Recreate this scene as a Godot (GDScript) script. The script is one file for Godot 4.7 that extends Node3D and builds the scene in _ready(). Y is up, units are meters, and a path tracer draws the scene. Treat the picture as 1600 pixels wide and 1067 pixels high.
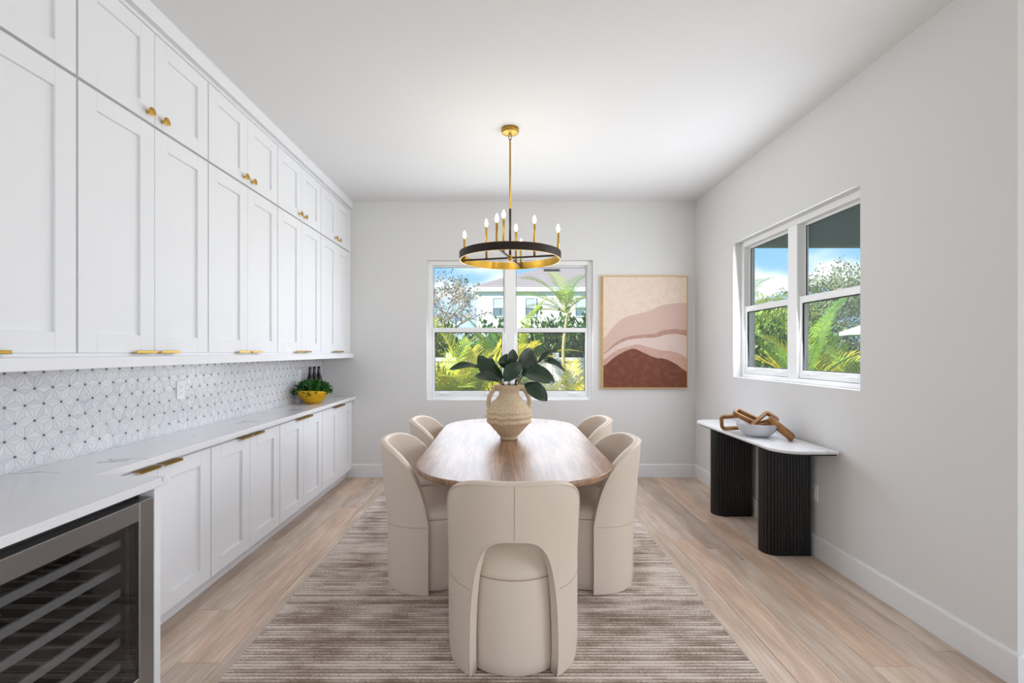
extends Node3D
# A dining room with built-in cabinets. Camera at x=0, z=0, eye 1.39 m, looking along -z.
# "d" below is the distance in front of the camera: z = -d.

const EYE := 1.39
const BACK := 5.106          # back wall
const RIGHT := 2.127         # right wall
const LEFT := -2.02          # left wall
const CEIL := 3.05
const REAR := 4.5            # wall behind the camera
const FAR_SIDE := 6.0        # far side of the living area behind

var M := {}
var names := {}
var rng := RandomNumberGenerator.new()

func _ready():
	rng.seed = 77
	# ---------------------------------------------------------------- camera
	var cam := Camera3D.new()
	cam.name = "camera"
	cam.projection = Camera3D.PROJECTION_FRUSTUM
	cam.near = 0.05
	cam.far = 300.0
	cam.size = cam.near * 1067.0 / 720.0
	cam.frustum_offset = Vector2(13.0, 15.5) * cam.near / 720.0
	cam.position = Vector3(0, EYE, 0)
	add_child(cam)
	cam.current = true
	# ---------------------------------------------------------------- sky, sun, exposure
	var env := Environment.new()
	env.background_mode = Environment.BG_SKY
	var sky := Sky.new()
	var pan := PanoramaSkyMaterial.new()
	pan.panorama = sky_picture()
	pan.energy_multiplier = 1.25
	sky.sky_material = pan
	env.sky = sky
	env.tonemap_mode = Environment.TONE_MAPPER_LINEAR
	env.tonemap_exposure = 1.06
	env.sdfgi_enabled = true
	env.ssao_enabled = true
	env.ssil_enabled = true
	var we := WorldEnvironment.new()
	we.name = "world"
	we.environment = env
	add_child(we)
	var sun := DirectionalLight3D.new()
	sun.name = "sun"
	sun.light_color = Color(1.0, 0.96, 0.88)
	sun.light_energy = 2.7
	sun.light_angular_distance = 0.6
	sun.shadow_enabled = true
	sun.rotation_degrees = Vector3(-36, -62, 0)
	add_child(sun)
	# ---------------------------------------------------------------- daylight through the glazing
	daylight("daylight_back_window", Vector3(0.07, 1.63, -BACK - 0.044), Vector3(-9, 180, 0), Vector2(1.72, 1.42), Color(0.94, 0.965, 1.0), 3.1)
	daylight("daylight_side_window", Vector3(RIGHT + 0.068, 1.77, -3.51), Vector3(-4, 90, 0), Vector2(1.42, 1.12), Color(0.94, 0.965, 1.0), 3.2)
	daylight("daylight_rear_doors", Vector3(0.6, 1.25, REAR - 0.05), Vector3(0, 0, 0), Vector2(4.6, 2.2), Color(0.94, 0.965, 1.0), 3.6)
	daylight("daylight_rear_side", Vector3(FAR_SIDE - 0.05, 1.25, 1.6), Vector3(-15, 90, 0), Vector2(3.0, 2.2), Color(0.94, 0.965, 1.0), 12.5)
	make_materials()
	build_shell()
	build_windows()
	build_cabinets()
	build_backsplash()
	build_fridge()
	build_counter_things()
	build_rug()
	build_table()
	build_chairs()
	build_vase()
	build_chandelier()
	build_art()
	build_console()
	build_outlets()
	build_garden()

func daylight(called: String, at: Vector3, turn: Vector3, size: Vector2, colour: Color, energy: float):
	var l := AreaLight3D.new()
	l.name = called
	l.area_size = size
	l.area_range = 30.0
	l.area_attenuation = 2.0
	l.light_color = colour
	l.light_energy = energy
	l.shadow_enabled = true
	l.position = at
	l.rotation_degrees = turn
	add_child(l)

# ==================================================================== naming
func numbered(called: String) -> String:
	if not names.has(called):
		names[called] = 0
		return called
	names[called] += 1
	return "%s_%03d" % [called, names[called]]

func part_name(called: String, parent: Node) -> String:
	if parent.get_node_or_null(NodePath(called)) == null:
		return called
	var k: int = parent.get_meta("n_" + called, 0) + 1
	parent.set_meta("n_" + called, k)
	return "%s_%03d" % [called, k]

func tag(o: Node, label: String, category: String, group := "", kind := ""):
	if label: o.set_meta("label", label)
	if category: o.set_meta("category", category)
	if group: o.set_meta("group", group)
	if kind: o.set_meta("kind", kind)
	return o

func thing(called: String, label: String, category: String, at := Vector3.ZERO, turn := 0.0, group := "") -> Node3D:
	var o := Node3D.new()
	o.name = numbered(called)
	add_child(o, true)
	o.position = at
	o.rotation.y = turn
	tag(o, label, category, group)
	return o

func put(called: String, mesh: Mesh, material: Material, parent: Node, at := Vector3.ZERO, turn := Vector3.ZERO) -> MeshInstance3D:
	var o := MeshInstance3D.new()
	o.name = numbered(called) if parent == self else part_name(called, parent)
	o.mesh = mesh
	o.material_override = material
	o.position = at
	o.rotation = turn
	parent.add_child(o, true)
	return o

func struct_root(called: String) -> Node3D:
	var o := Node3D.new()
	o.name = numbered(called)
	o.set_meta("kind", "structure")
	add_child(o, true)
	return o

func struct_mesh(called: String, mesh: Mesh, material: Material) -> MeshInstance3D:
	var o := put(called, mesh, material, self)
	o.set_meta("kind", "structure")
	return o

func dup(o: Node3D, called: String, label: String, at: Vector3, turn: float) -> Node3D:
	var c: Node3D = o.duplicate()
	c.name = numbered(called)
	add_child(c, true)
	c.position = at
	c.rotation.y = turn
	c.set_meta("label", label)
	return c

# ==================================================================== mesh helpers
# all polygons are given counter-clockwise as seen from outside
func begin() -> SurfaceTool:
	var st := SurfaceTool.new()
	st.begin(Mesh.PRIMITIVE_TRIANGLES)
	st.set_smooth_group(-1)
	return st

func done(st: SurfaceTool) -> ArrayMesh:
	st.generate_normals()
	return st.commit()

func face_uv(p: Vector3, n: Vector3) -> Vector2:
	var a := n.abs()
	if a.y >= a.x and a.y >= a.z: return Vector2(p.x, p.z)
	if a.x >= a.z: return Vector2(p.z, p.y)
	return Vector2(p.x, p.y)

func tri(st: SurfaceTool, a: Vector3, b: Vector3, c: Vector3):
	var n := (b - a).cross(c - a)
	st.set_uv(face_uv(a, n)); st.add_vertex(a)
	st.set_uv(face_uv(c, n)); st.add_vertex(c)
	st.set_uv(face_uv(b, n)); st.add_vertex(b)

func quad(st: SurfaceTool, a: Vector3, b: Vector3, c: Vector3, d: Vector3):
	tri(st, a, b, c)
	tri(st, a, c, d)

func tri_uv(st: SurfaceTool, a: Vector3, b: Vector3, c: Vector3, ua: Vector2, ub: Vector2, uc: Vector2):
	st.set_uv(ua); st.add_vertex(a)
	st.set_uv(uc); st.add_vertex(c)
	st.set_uv(ub); st.add_vertex(b)

# chamfered box between two corners
func box(st: SurfaceTool, lo: Vector3, hi: Vector3, ch := 0.0):
	st.set_smooth_group(-1)
	if ch <= 0.0:
		var p := []
		for i in 8:
			p.append(Vector3(hi.x if i & 1 else lo.x, hi.y if i & 2 else lo.y, hi.z if i & 4 else lo.z))
		quad(st, p[4], p[5], p[7], p[6]); quad(st, p[1], p[0], p[2], p[3])
		quad(st, p[5], p[1], p[3], p[7]); quad(st, p[0], p[4], p[6], p[2])
		quad(st, p[6], p[7], p[3], p[2]); quad(st, p[0], p[1], p[5], p[4])
		return
	ch = minf(ch, minf(hi.x - lo.x, minf(hi.y - lo.y, hi.z - lo.z)) * 0.45)
	var c := (lo + hi) * 0.5
	var h := (hi - lo) * 0.5
	var k := h - Vector3(ch, ch, ch)
	# corner points: on the x, y and z faces
	for sx in [-1.0, 1.0]:
		for sy in [-1.0, 1.0]:
			for sz in [-1.0, 1.0]:
				var px := c + Vector3(sx * h.x, sy * k.y, sz * k.z)
				var py := c + Vector3(sx * k.x, sy * h.y, sz * k.z)
				var pz := c + Vector3(sx * k.x, sy * k.y, sz * h.z)
				if sx * sy * sz > 0: tri(st, px, py, pz)
				else: tri(st, px, pz, py)
	for s in [-1.0, 1.0]:
		for t in [-1.0, 1.0]:
			# edges along z between x=s and y=t faces
			out_quad(st, c, [c + Vector3(s * h.x, t * k.y, -k.z), c + Vector3(s * h.x, t * k.y, k.z), c + Vector3(s * k.x, t * h.y, k.z), c + Vector3(s * k.x, t * h.y, -k.z)])
			out_quad(st, c, [c + Vector3(s * h.x, -k.y, t * k.z), c + Vector3(s * h.x, k.y, t * k.z), c + Vector3(s * k.x, k.y, t * h.z), c + Vector3(s * k.x, -k.y, t * h.z)])
			out_quad(st, c, [c + Vector3(-k.x, s * h.y, t * k.z), c + Vector3(k.x, s * h.y, t * k.z), c + Vector3(k.x, s * k.y, t * h.z), c + Vector3(-k.x, s * k.y, t * h.z)])
		out_quad(st, c, [c + Vector3(s * h.x, -k.y, -k.z), c + Vector3(s * h.x, k.y, -k.z), c + Vector3(s * h.x, k.y, k.z), c + Vector3(s * h.x, -k.y, k.z)])
		out_quad(st, c, [c + Vector3(-k.x, s * h.y, -k.z), c + Vector3(k.x, s * h.y, -k.z), c + Vector3(k.x, s * h.y, k.z), c + Vector3(-k.x, s * h.y, k.z)])
		out_quad(st, c, [c + Vector3(-k.x, -k.y, s * h.z), c + Vector3(k.x, -k.y, s * h.z), c + Vector3(k.x, k.y, s * h.z), c + Vector3(-k.x, k.y, s * h.z)])

func out_quad(st: SurfaceTool, c: Vector3, q: Array):
	var a: Vector3 = q[0]
	var n := ((q[1] as Vector3) - a).cross((q[2] as Vector3) - a)
	if n.dot((a + (q[2] as Vector3)) * 0.5 - c) >= 0: quad(st, q[0], q[1], q[2], q[3])
	else: quad(st, q[3], q[2], q[1], q[0])

func box_mesh(lo: Vector3, hi: Vector3, ch := 0.0) -> ArrayMesh:
	var st := begin()
	box(st, lo, hi, ch)
	return done(st)

# rows of points; row i to i+1 and point j to j+1 wind counter-clockwise outside
func grid(st: SurfaceTool, rows: Array, close_rows := false, close_cols := false, smooth := 1, uvs := []):
	st.set_smooth_group(smooth)
	var n := rows.size()
	var m: int = rows[0].size()
	for i in (n if close_rows else n - 1):
		var r: Array = rows[i]
		var s: Array = rows[(i + 1) % n]
		for j in (m if close_cols else m - 1):
			var k := (j + 1) % m
			if uvs.size():
				var u0 := Vector2(uvs[0][j], uvs[1][i])
				var u1 := Vector2(uvs[0][j + 1], uvs[1][i])
				var u2 := Vector2(uvs[0][j + 1], uvs[1][i + 1])
				var u3 := Vector2(uvs[0][j], uvs[1][i + 1])
				tri_uv(st, r[j], r[k], s[k], u0, u1, u2)
				tri_uv(st, r[j], s[k], s[j], u0, u2, u3)
			else:
				if r[j] != r[k] and s[k] != r[k]: tri(st, r[j], r[k], s[k])
				if s[k] != s[j] and s[j] != r[j]: tri(st, r[j], s[k], s[j])
	st.set_smooth_group(-1)

# profile of (radius, height), from the bottom up for an outside surface
func lathe(st: SurfaceTool, profile: Array, segs := 32, at := Vector3.ZERO, smooth := 1):
	var rows := []
	for p in profile:
		var row := []
		for j in segs:
			var a := TAU * j / segs
			row.append(at + Vector3(p.x * sin(a), p.y, p.x * cos(a)))
		rows.append(row)
	grid(st, rows, false, true, smooth)

func lathe_mesh(profile: Array, segs := 32) -> ArrayMesh:
	var st := begin()
	lathe(st, profile, segs)
	return done(st)

func frame_rows(path: Array, radii: Array, segs: int, closed := false) -> Array:
	var rows := []
	var n := path.size()
	var up := Vector3.UP
	var first: Vector3 = (path[1] - path[0]).normalized()
	if absf(first.dot(up)) > 0.9: up = Vector3.RIGHT
	var side := first.cross(up).normalized()
	for i in n:
		var a: Vector3 = path[(i - 1 + n) % n] if closed or i > 0 else path[i]
		var b: Vector3 = path[(i + 1) % n] if closed or i < n - 1 else path[i]
		var t := (b - a).normalized()
		side = (side - t * side.dot(t)).normalized()
		var v := t.cross(side)
		var row := []
		var r: float = radii[i] if radii.size() > 1 else radii[0]
		for j in segs:
			var q := TAU * j / segs
			row.append(path[i] + (side * cos(q) + v * sin(q)) * r)
		rows.append(row)
	return rows

func tube(st: SurfaceTool, path: Array, radii: Array, segs := 8, closed := false):
	var rows := frame_rows(path, radii, segs, closed)
	grid(st, rows, closed, true, 1)
	if not closed:
		var n := path.size()
		for j in segs:
			tri(st, path[0], rows[0][(j + 1) % segs], rows[0][j])
			tri(st, path[n - 1], rows[n - 1][j], rows[n - 1][(j + 1) % segs])

func inset(poly: PackedVector2Array, by: float) -> PackedVector2Array:
	var out := PackedVector2Array()
	var n := poly.size()
	for i in n:
		var e0 := (poly[i] - poly[(i - 1 + n) % n]).normalized()
		var e1 := (poly[(i + 1) % n] - poly[i]).normalized()
		var n0 := Vector2(-e0.y, e0.x)
		var n1 := Vector2(-e1.y, e1.x)
		var m := (n0 + n1).normalized()
		out.append(poly[i] + m * by / maxf(m.dot(n0), 0.4))
	return out

# upright prism: poly of (x, z') with z' = -z, counter-clockwise seen from above; rounded top and bottom edges
func prism(st: SurfaceTool, poly: PackedVector2Array, y0: float, y1: float, ch_top := 0.0, ch_bot := 0.0, side_smooth := -1, steps := 3):
	var rings := []
	if ch_bot > 0:
		for k in steps:
			var a := PI / 2 * k / steps
			rings.append([inset(poly, ch_bot * (1 - sin(a))), y0 + ch_bot * (1 - cos(a))])
		rings.append([poly, y0 + ch_bot])
	else:
		rings.append([poly, y0])
	if ch_top > 0:
		rings.append([poly, y1 - ch_top])
		for k in range(1, steps + 1):
			var a := PI / 2 * k / steps
			rings.append([inset(poly, ch_top * (1 - cos(a))), y1 - ch_top * (1 - sin(a))])
	else:
		rings.append([poly, y1])
	var rows := []
	for r in rings:
		var row := []
		for p in r[0]:
			row.append(Vector3(p.x, r[1], -p.y))
		rows.append(row)
	grid(st, rows, false, true, side_smooth)
	cap(st, rings[-1][0], rings[-1][1], true)
	cap(st, rings[0][0], rings[0][1], false)

func cap(st: SurfaceTool, poly: PackedVector2Array, y: float, up: bool):
	st.set_smooth_group(-1)
	var t := Geometry2D.triangulate_polygon(poly)
	for i in range(0, t.size(), 3):
		var a := poly[t[i]]
		var b := poly[t[i + 1]]
		var c := poly[t[i + 2]]
		var ccw := (b - a).cross(c - a) > 0
		var A := Vector3(a.x, y, -a.y)
		var B := Vector3(b.x, y, -b.y)
		var C := Vector3(c.x, y, -c.y)
		if ccw == up: tri(st, A, B, C)
		else: tri(st, A, C, B)

func rounded_rect(x0: float, x1: float, y0: float, y1: float, r: Array, steps := 8) -> PackedVector2Array:
	# r: radii at (x1,y0), (x1,y1), (x0,y1), (x0,y0); counter-clockwise
	var out := PackedVector2Array()
	var cs := [Vector2(x1 - r[0], y0 + r[0]), Vector2(x1 - r[1], y1 - r[1]), Vector2(x0 + r[2], y1 - r[2]), Vector2(x0 + r[3], y0 + r[3])]
	for k in 4:
		if r[k] <= 0.0:
			out.append(cs[k])
			continue
		for i in steps + 1:
			var a := -PI / 2 + PI / 2 * k + PI / 2 * i / steps
			out.append(cs[k] + Vector2(cos(a), sin(a)) * r[k])
	return out

# ==================================================================== pictures for materials
func noise(s: int, freq: float, octaves := 4, kind := FastNoiseLite.TYPE_SIMPLEX_SMOOTH) -> FastNoiseLite:
	var n := FastNoiseLite.new()
	n.seed = s
	n.noise_type = kind
	n.frequency = freq
	n.fractal_octaves = octaves
	return n

func tex(im: Image) -> ImageTexture:
	return ImageTexture.create_from_image(im)

func noise_tex(s: int, freq: float, size := 512, normal := false, strength := 4.0, octaves := 4) -> ImageTexture:
	var n := noise(s, freq, octaves)
	var im := n.get_seamless_image(size, size)
	if normal:
		im.convert(Image.FORMAT_RGBA8)
		im.bump_map_to_normal_map(strength)
	return tex(im)

func sky_picture() -> ImageTexture:
	var w := 1024
	var h := 512
	var im := Image.create(w, h, false, Image.FORMAT_RGB8)
	var n := noise(330, 1.0, 5)
	var n2 := noise(334, 1.0, 3)
	for y in h:
		var el := PI * (0.5 - (y + 0.5) / h)
		for x in w:
			var az := TAU * (x + 0.5) / w
			var dir := Vector3(-sin(az) * cos(el), sin(el), cos(az) * cos(el))
			var up := maxf(dir.y, 0.0)
			var c := Color(0.70, 0.86, 0.98).lerp(Color(0.30, 0.60, 0.95), pow(up, 0.55))
			var q := dir * 3.2
			q.y *= 2.4
			var cl := n.get_noise_3dv(q) * 0.75 + n2.get_noise_3dv(q * 0.45) * 0.55 - up * 0.25
			var a := smoothstep(-0.08, 0.24, cl + 0.07 - up * 0.4)
			c = c.lerp(Color(0.97, 0.98, 1.0), a * 0.95)
			if dir.y < 0: c = c.lerp(Color(0.55, 0.6, 0.5), smoothstep(0.0, -0.06, dir.y))
			im.set_pixel(x, y, c)
	return tex(im)

func wood_picture(w: int, h: int, s: int, metres_u: float, metres_v: float, light: Color, dark: Color, streak: float, knots: int) -> ImageTexture:
	# the grain runs along v
	var im := Image.create(w, h, false, Image.FORMAT_RGB8)
	var warp := noise(s, 1.0, 3)
	var ring := noise(s + 1, 1.0, 2)
	var fine := noise(s + 2, 1.0, 2)
	var blot := noise(s + 3, 1.0, 3)
	var r := RandomNumberGenerator.new()
	r.seed = s
	var ks := []
	for i in knots:
		ks.append(Vector3(r.randf() * metres_u, r.randf() * metres_v, r.randf_range(0.004, 0.012)))
	for y in h:
		var v := metres_v * y / h
		for x in w:
			var u := metres_u * x / w
			var pull := 0.0
			var kn := 0.0
			for k in ks:
				var dx: float = u - k.x
				var dy: float = (v - k.y) * 0.45
				var q: float = (dx * dx + dy * dy) / (k.z * k.z)
				if q < 30.0:
					pull += signf(dx) * 0.010 * exp(-q * 0.12)
					kn = maxf(kn, exp(-q * 0.9))
			var uu := u + pull + warp.get_noise_2d(u * 3.0, v * 0.8) * 0.02
			var g := absf(fposmod(uu * 34.0 + ring.get_noise_2d(uu * 9.0, v * 0.55) * 3.2, 2.0) - 1.0)
			var f := fine.get_noise_2d(uu * 260.0, v * 6.0)
			var b := blot.get_noise_2d(u * 7.0, v * 1.4)
			var t := clampf(0.42 + (g - 0.5) * 0.45 * streak + f * 0.42 * streak + b * 0.5, 0.0, 1.0)
			var c := light.lerp(dark, t)
			if kn > 0.02: c = c.lerp(dark * 0.45, kn * 0.9)
			im.set_pixel(x, y, c)
	return tex(im)

func marble_picture(size: int, s: int, vein: float, scale: float) -> ImageTexture:
	var im := Image.create(size, size, false, Image.FORMAT_RGB8)
	var a := noise(s, 1.0, 4)
	var b := noise(s + 1, 1.0, 3)
	var c := noise(s + 2, 1.0, 3)
	for y in size:
		var v := float(y) / size * scale
		for x in size:
			var u := float(x) / size * scale
			var wx := u + a.get_noise_2d(u * 1.7, v * 1.7) * 0.16
			var wy := v + a.get_noise_2d(u * 1.7 + 40.0, v * 1.7) * 0.16
			var r1 := 1.0 - absf(b.get_noise_2d(wx * 0.5 + wy * 0.35, wy * 1.1 - wx * 0.6)) * 34.0
			var mask := smoothstep(-0.05, 0.35, c.get_noise_2d(u * 1.5, v * 1.5))
			var soft := 0.5 + 0.5 * c.get_noise_2d(wx * 2.0 + 9.0, wy * 3.0)
			var t := maxf(r1, 0.0) * mask * vein
			var col := Color(0.945, 0.94, 0.945).lerp(Color(0.84, 0.84, 0.86), soft * 0.35 * vein)
			im.set_pixel(x, y, col.lerp(Color(0.5, 0.49, 0.5), clampf(t, 0.0, 0.75)))
	return tex(im)

# ==================================================================== materials
func mat(called: String, c: Color, rough := 0.5, metal := 0.0) -> StandardMaterial3D:
	var m := StandardMaterial3D.new()
	m.resource_name = called
	m.albedo_color = c
	m.roughness = rough
	m.metallic = metal
	M[called] = m
	return m

func bump(m: StandardMaterial3D, t: Texture2D, strength: float, scale: float):
	m.normal_enabled = true
	m.normal_texture = t
	m.normal_scale = strength
	m.uv1_triplanar = true
	m.uv1_scale = Vector3.ONE * scale

func make_materials():
	var plaster := noise_tex(3, 0.05, 256, true, 3.0)
	var m := mat("wall_paint", Color8(228, 227, 226), 0.85)
	bump(m, plaster, 0.08, 5.0)
	m = mat("ceiling_paint", Color8(232, 232, 232), 0.9)
	bump(m, plaster, 0.08, 5.0)
	mat("trim_paint", Color8(236, 236, 237), 0.45)
	mat("cabinet_paint", Color8(240, 240, 242), 0.55)
	M.cabinet_paint.metallic_specular = 0.35
	mat("cabinet_inside", Color8(120, 120, 122), 0.7)
	m = mat("brass", Color8(205, 165, 70), 0.3, 1.0)
	mat("brass_dark", Color8(176, 142, 62), 0.34, 1.0)
	mat("window_vinyl", Color8(250, 250, 250), 0.4)
	mat("gasket", Color8(40, 42, 44), 0.6)
	m = mat("glass", Color(1, 1, 1, 0.04), 0.0)
	m.transparency = BaseMaterial3D.TRANSPARENCY_ALPHA
	m.metallic_specular = 0.12
	m = mat("smoked_glass", Color(0.05, 0.05, 0.055, 0.3), 0.02)
	m.transparency = BaseMaterial3D.TRANSPARENCY_ALPHA
	# oak floor
	var oak := wood_picture(768, 1280, 21, 0.8, 2.4, Color8(240, 222, 206), Color8(190, 166, 146), 0.62, 6)
	var tones := [Color(1, 0.985, 0.97), Color(0.93, 0.915, 0.91), Color(1, 0.955, 0.925), Color(0.87, 0.85, 0.84), Color(0.95, 0.945, 0.935), Color(0.96, 0.91, 0.87)]
	for k in tones.size():
		m = mat("oak_%d" % k, tones[k], 0.42)
		m.albedo_texture = oak
	mat("floor_joint", Color8(70, 52, 40), 0.9)
	# table wood
	m = mat("table_wood", Color(1, 1, 1), 0.36)
	m.albedo_texture = wood_picture(640, 1024, 51, 1.2, 2.3, Color8(184, 146, 116), Color8(116, 80, 58), 1.0, 3)
	m.uv1_scale = Vector3(1 / 1.2, 1 / 2.3, 1)
	m.uv1_offset = Vector3(0.45, 1.92, 0)
	m.metallic_specular = 0.58
	m = mat("table_edge", Color8(150, 106, 72), 0.4)
	m = mat("link_wood", Color(1, 1, 1), 0.5)
	m.albedo_texture = wood_picture(128, 256, 71, 0.2, 0.5, Color8(168, 118, 62), Color8(100, 64, 30), 0.9, 0)
	m.uv1_triplanar = true
	m.uv1_scale = Vector3(5, 3, 5)
	# stones
	m = mat("quartz", Color(1, 1, 1), 0.16)
	m.albedo_texture = marble_picture(768, 81, 0.75, 2.2)
	m.uv1_triplanar = true
	m.uv1_scale = Vector3.ONE * 0.55
	m = mat("console_marble", Color(0.98, 0.98, 0.98), 0.22)
	m.albedo_texture = marble_picture(384, 91, 0.55, 3.0)
	m.uv1_triplanar = true
	m.uv1_scale = Vector3.ONE * 0.9
	var soft_marble := marble_picture(256, 97, 0.16, 2.0)
	for k in 4:
		m = mat("tile_%d" % k, [Color8(243, 243, 244), Color8(237, 238, 241), Color8(247, 247, 247), Color8(230, 232, 237)][k], 0.2)
		m.albedo_texture = soft_marble
		m.uv1_triplanar = true
		m.uv1_world_triplanar = true
		m.uv1_scale = Vector3.ONE * 2.0
	mat("grout", Color8(218, 218, 220), 0.8)
	mat("tile_dot", Color8(112, 106, 98), 0.4, 0.5)
	mat("tile_dot_pale", Color8(196, 186, 160), 0.35, 0.5)
	# fridge
	m = mat("stainless", Color8(158, 157, 156), 0.34, 0.9)
	mat("fridge_black", Color8(14, 14, 15), 0.5)
	mat("fridge_inside", Color8(16, 16, 17), 0.6)
	mat("rack", Color8(205, 205, 206), 0.5)
	# upholstery
	m = mat("upholstery", Color8(228, 211, 195), 0.48)
	bump(m, noise_tex(13, 0.12, 256, true, 3.0), 0.12, 9.0)
	m.metallic_specular = 0.4
	mat("upholstery_seam", Color8(182, 160, 140), 0.6)
	mat("upholstery_piping", Color8(230, 214, 198), 0.5)
	# vase and leaves
	m = mat("clay", Color(1, 0.955, 0.89), 0.95)
	var n := noise(31, 0.045, 5)
	var im := n.get_seamless_image(256, 256)
	var pic := Image.create(256, 256, false, Image.FORMAT_RGB8)
	for y in 256:
		for x in 256:
			var g := im.get_pixel(x, y).r
			pic.set_pixel(x, y, Color8(232, 219, 200).lerp(Color8(204, 186, 160), smoothstep(0.35, 0.75, g)))
	m.albedo_texture = tex(pic)
	bump(m, noise_tex(33, 0.12, 256, true, 8.0), 0.45, 6.0)
	m = mat("magnolia_top", Color8(38, 62, 42), 0.3)
	m.backlight_enabled = true
	m.backlight = Color(0.03, 0.06, 0.02)
	m = mat("magnolia_dull", Color8(52, 66, 52), 0.42)
	mat("magnolia_rib", Color8(92, 104, 70), 0.6)
	mat("twig", Color8(84, 66, 44), 0.8)
	# chandelier
	mat("bronze", Color8(52, 42, 38), 0.5, 0.6)
	m = mat("bulb", Color8(255, 250, 240), 0.3)
	m.emission_enabled = true
	m.emission = Color(1.0, 0.93, 0.8)
	m.emission_energy_multiplier = 7.0
	# console
	mat("console_black", Color8(22, 22, 23), 0.42)
	m = mat("stone_bowl", Color8(206, 206, 212), 0.8)
	bump(m, noise_tex(41, 0.1, 256, true, 6.0), 0.5, 6.0)
	mat("plate_white", Color8(244, 244, 245), 0.35)
	mat("slot_dark", Color8(40, 40, 42), 0.6)
	mat("bottle_glass", Color8(30, 16, 14), 0.12)
	mat("bottle_cap", Color8(40, 22, 20), 0.4)
	m = mat("gold_leaf", Color8(232, 184, 48), 0.34, 0.9)
	bump(m, noise_tex(43, 0.05, 256, true, 12.0), 0.8, 6.0)
	leaf_mat("green_sprig", Color8(64, 122, 40))
	# garden
	mat("stucco_white", Color8(244, 243, 240), 0.9)
	mat("fascia_white", Color8(240, 240, 240), 0.7)
	m = mat("shingle", Color8(160, 152, 150), 0.95)
	m.albedo_texture = noise_tex(45, 0.2, 128)
	m.albedo_texture = null
	mat("house_glass", Color8(120, 146, 158), 0.15)
	mat("house_blind", Color8(205, 222, 232), 0.6)
	mat("roof_vent", Color8(40, 42, 46), 0.7)
	mat("porch_teal", Color8(150, 168, 164), 0.9)
	mat("porch_ceiling", Color8(120, 104, 88), 0.9)
	mat("post_white", Color8(235, 236, 238), 0.7)
	mat("fence_white", Color8(226, 228, 232), 0.6)
	mat("grass", Color8(96, 128, 60), 0.95)
	mat("bark_grey", Color8(188, 168, 146), 0.95)
	mat("palm_trunk", Color8(176, 166, 120), 0.85)
	leaf_mat("frond_yellow", Color8(214, 198, 36))
	leaf_mat("frond_lime", Color8(152, 174, 42))
	leaf_mat("frond_green", Color8(82, 122, 36))
	leaf_mat("frond_stem", Color8(178, 188, 84))
	leaf_mat("leaf_tint", Color(1, 1, 1))
	M.leaf_tint.vertex_color_use_as_albedo = true
	mat("umbrella_white", Color8(246, 246, 246), 0.8)

func leaf_mat(called: String, c: Color):
	var m := mat(called, c, 0.5)
	m.cull_mode = BaseMaterial3D.CULL_DISABLED
	m.backlight_enabled = true
	m.backlight = Color(0.45, 0.5, 0.2)
	return m

# ==================================================================== the room
func plank(st: SurfaceTool, x0: float, x1: float, z0: float, z1: float, top: float):
	var e := 0.002
	var u := rng.randf() * 0.72
	var len_v := (z1 - z0) / 2.4
	var v := rng.randf() * maxf(0.0, 1.0 - len_v)
	var a := Vector3(x0, top - e, z1); var b := Vector3(x1, top - e, z1); var c := Vector3(x1, top - e, z0); var d := Vector3(x0, top - e, z0)
	var A := Vector3(x0 + e, top, z1 - e); var B := Vector3(x1 - e, top, z1 - e); var C := Vector3(x1 - e, top, z0 + e); var D := Vector3(x0 + e, top, z0 + e)
	var w := (x1 - x0) / 0.8
	var ua := Vector2(u, v); var ub := Vector2(u + w, v); var uc := Vector2(u + w, v + len_v); var ud := Vector2(u, v + len_v)
	st.set_smooth_group(-1)
	tri_uv(st, A, B, C, ua, ub, uc); tri_uv(st, A, C, D, ua, uc, ud)
	for q in [[a, b, B, A, ua, ub], [b, c, C, B, ub, uc], [c, d, D, C, uc, ud], [d, a, A, D, ud, ua]]:
		tri_uv(st, q[0], q[1], q[2], q[4], q[5], q[5]); tri_uv(st, q[0], q[2], q[3], q[4], q[5], q[4])
		var lo := Vector3(0, -0.012, 0)
		tri_uv(st, q[0] + lo, q[1] + lo, q[1], q[4], q[5], q[5]); tri_uv(st, q[0] + lo, q[1], q[0], q[4], q[5], q[4])

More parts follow.
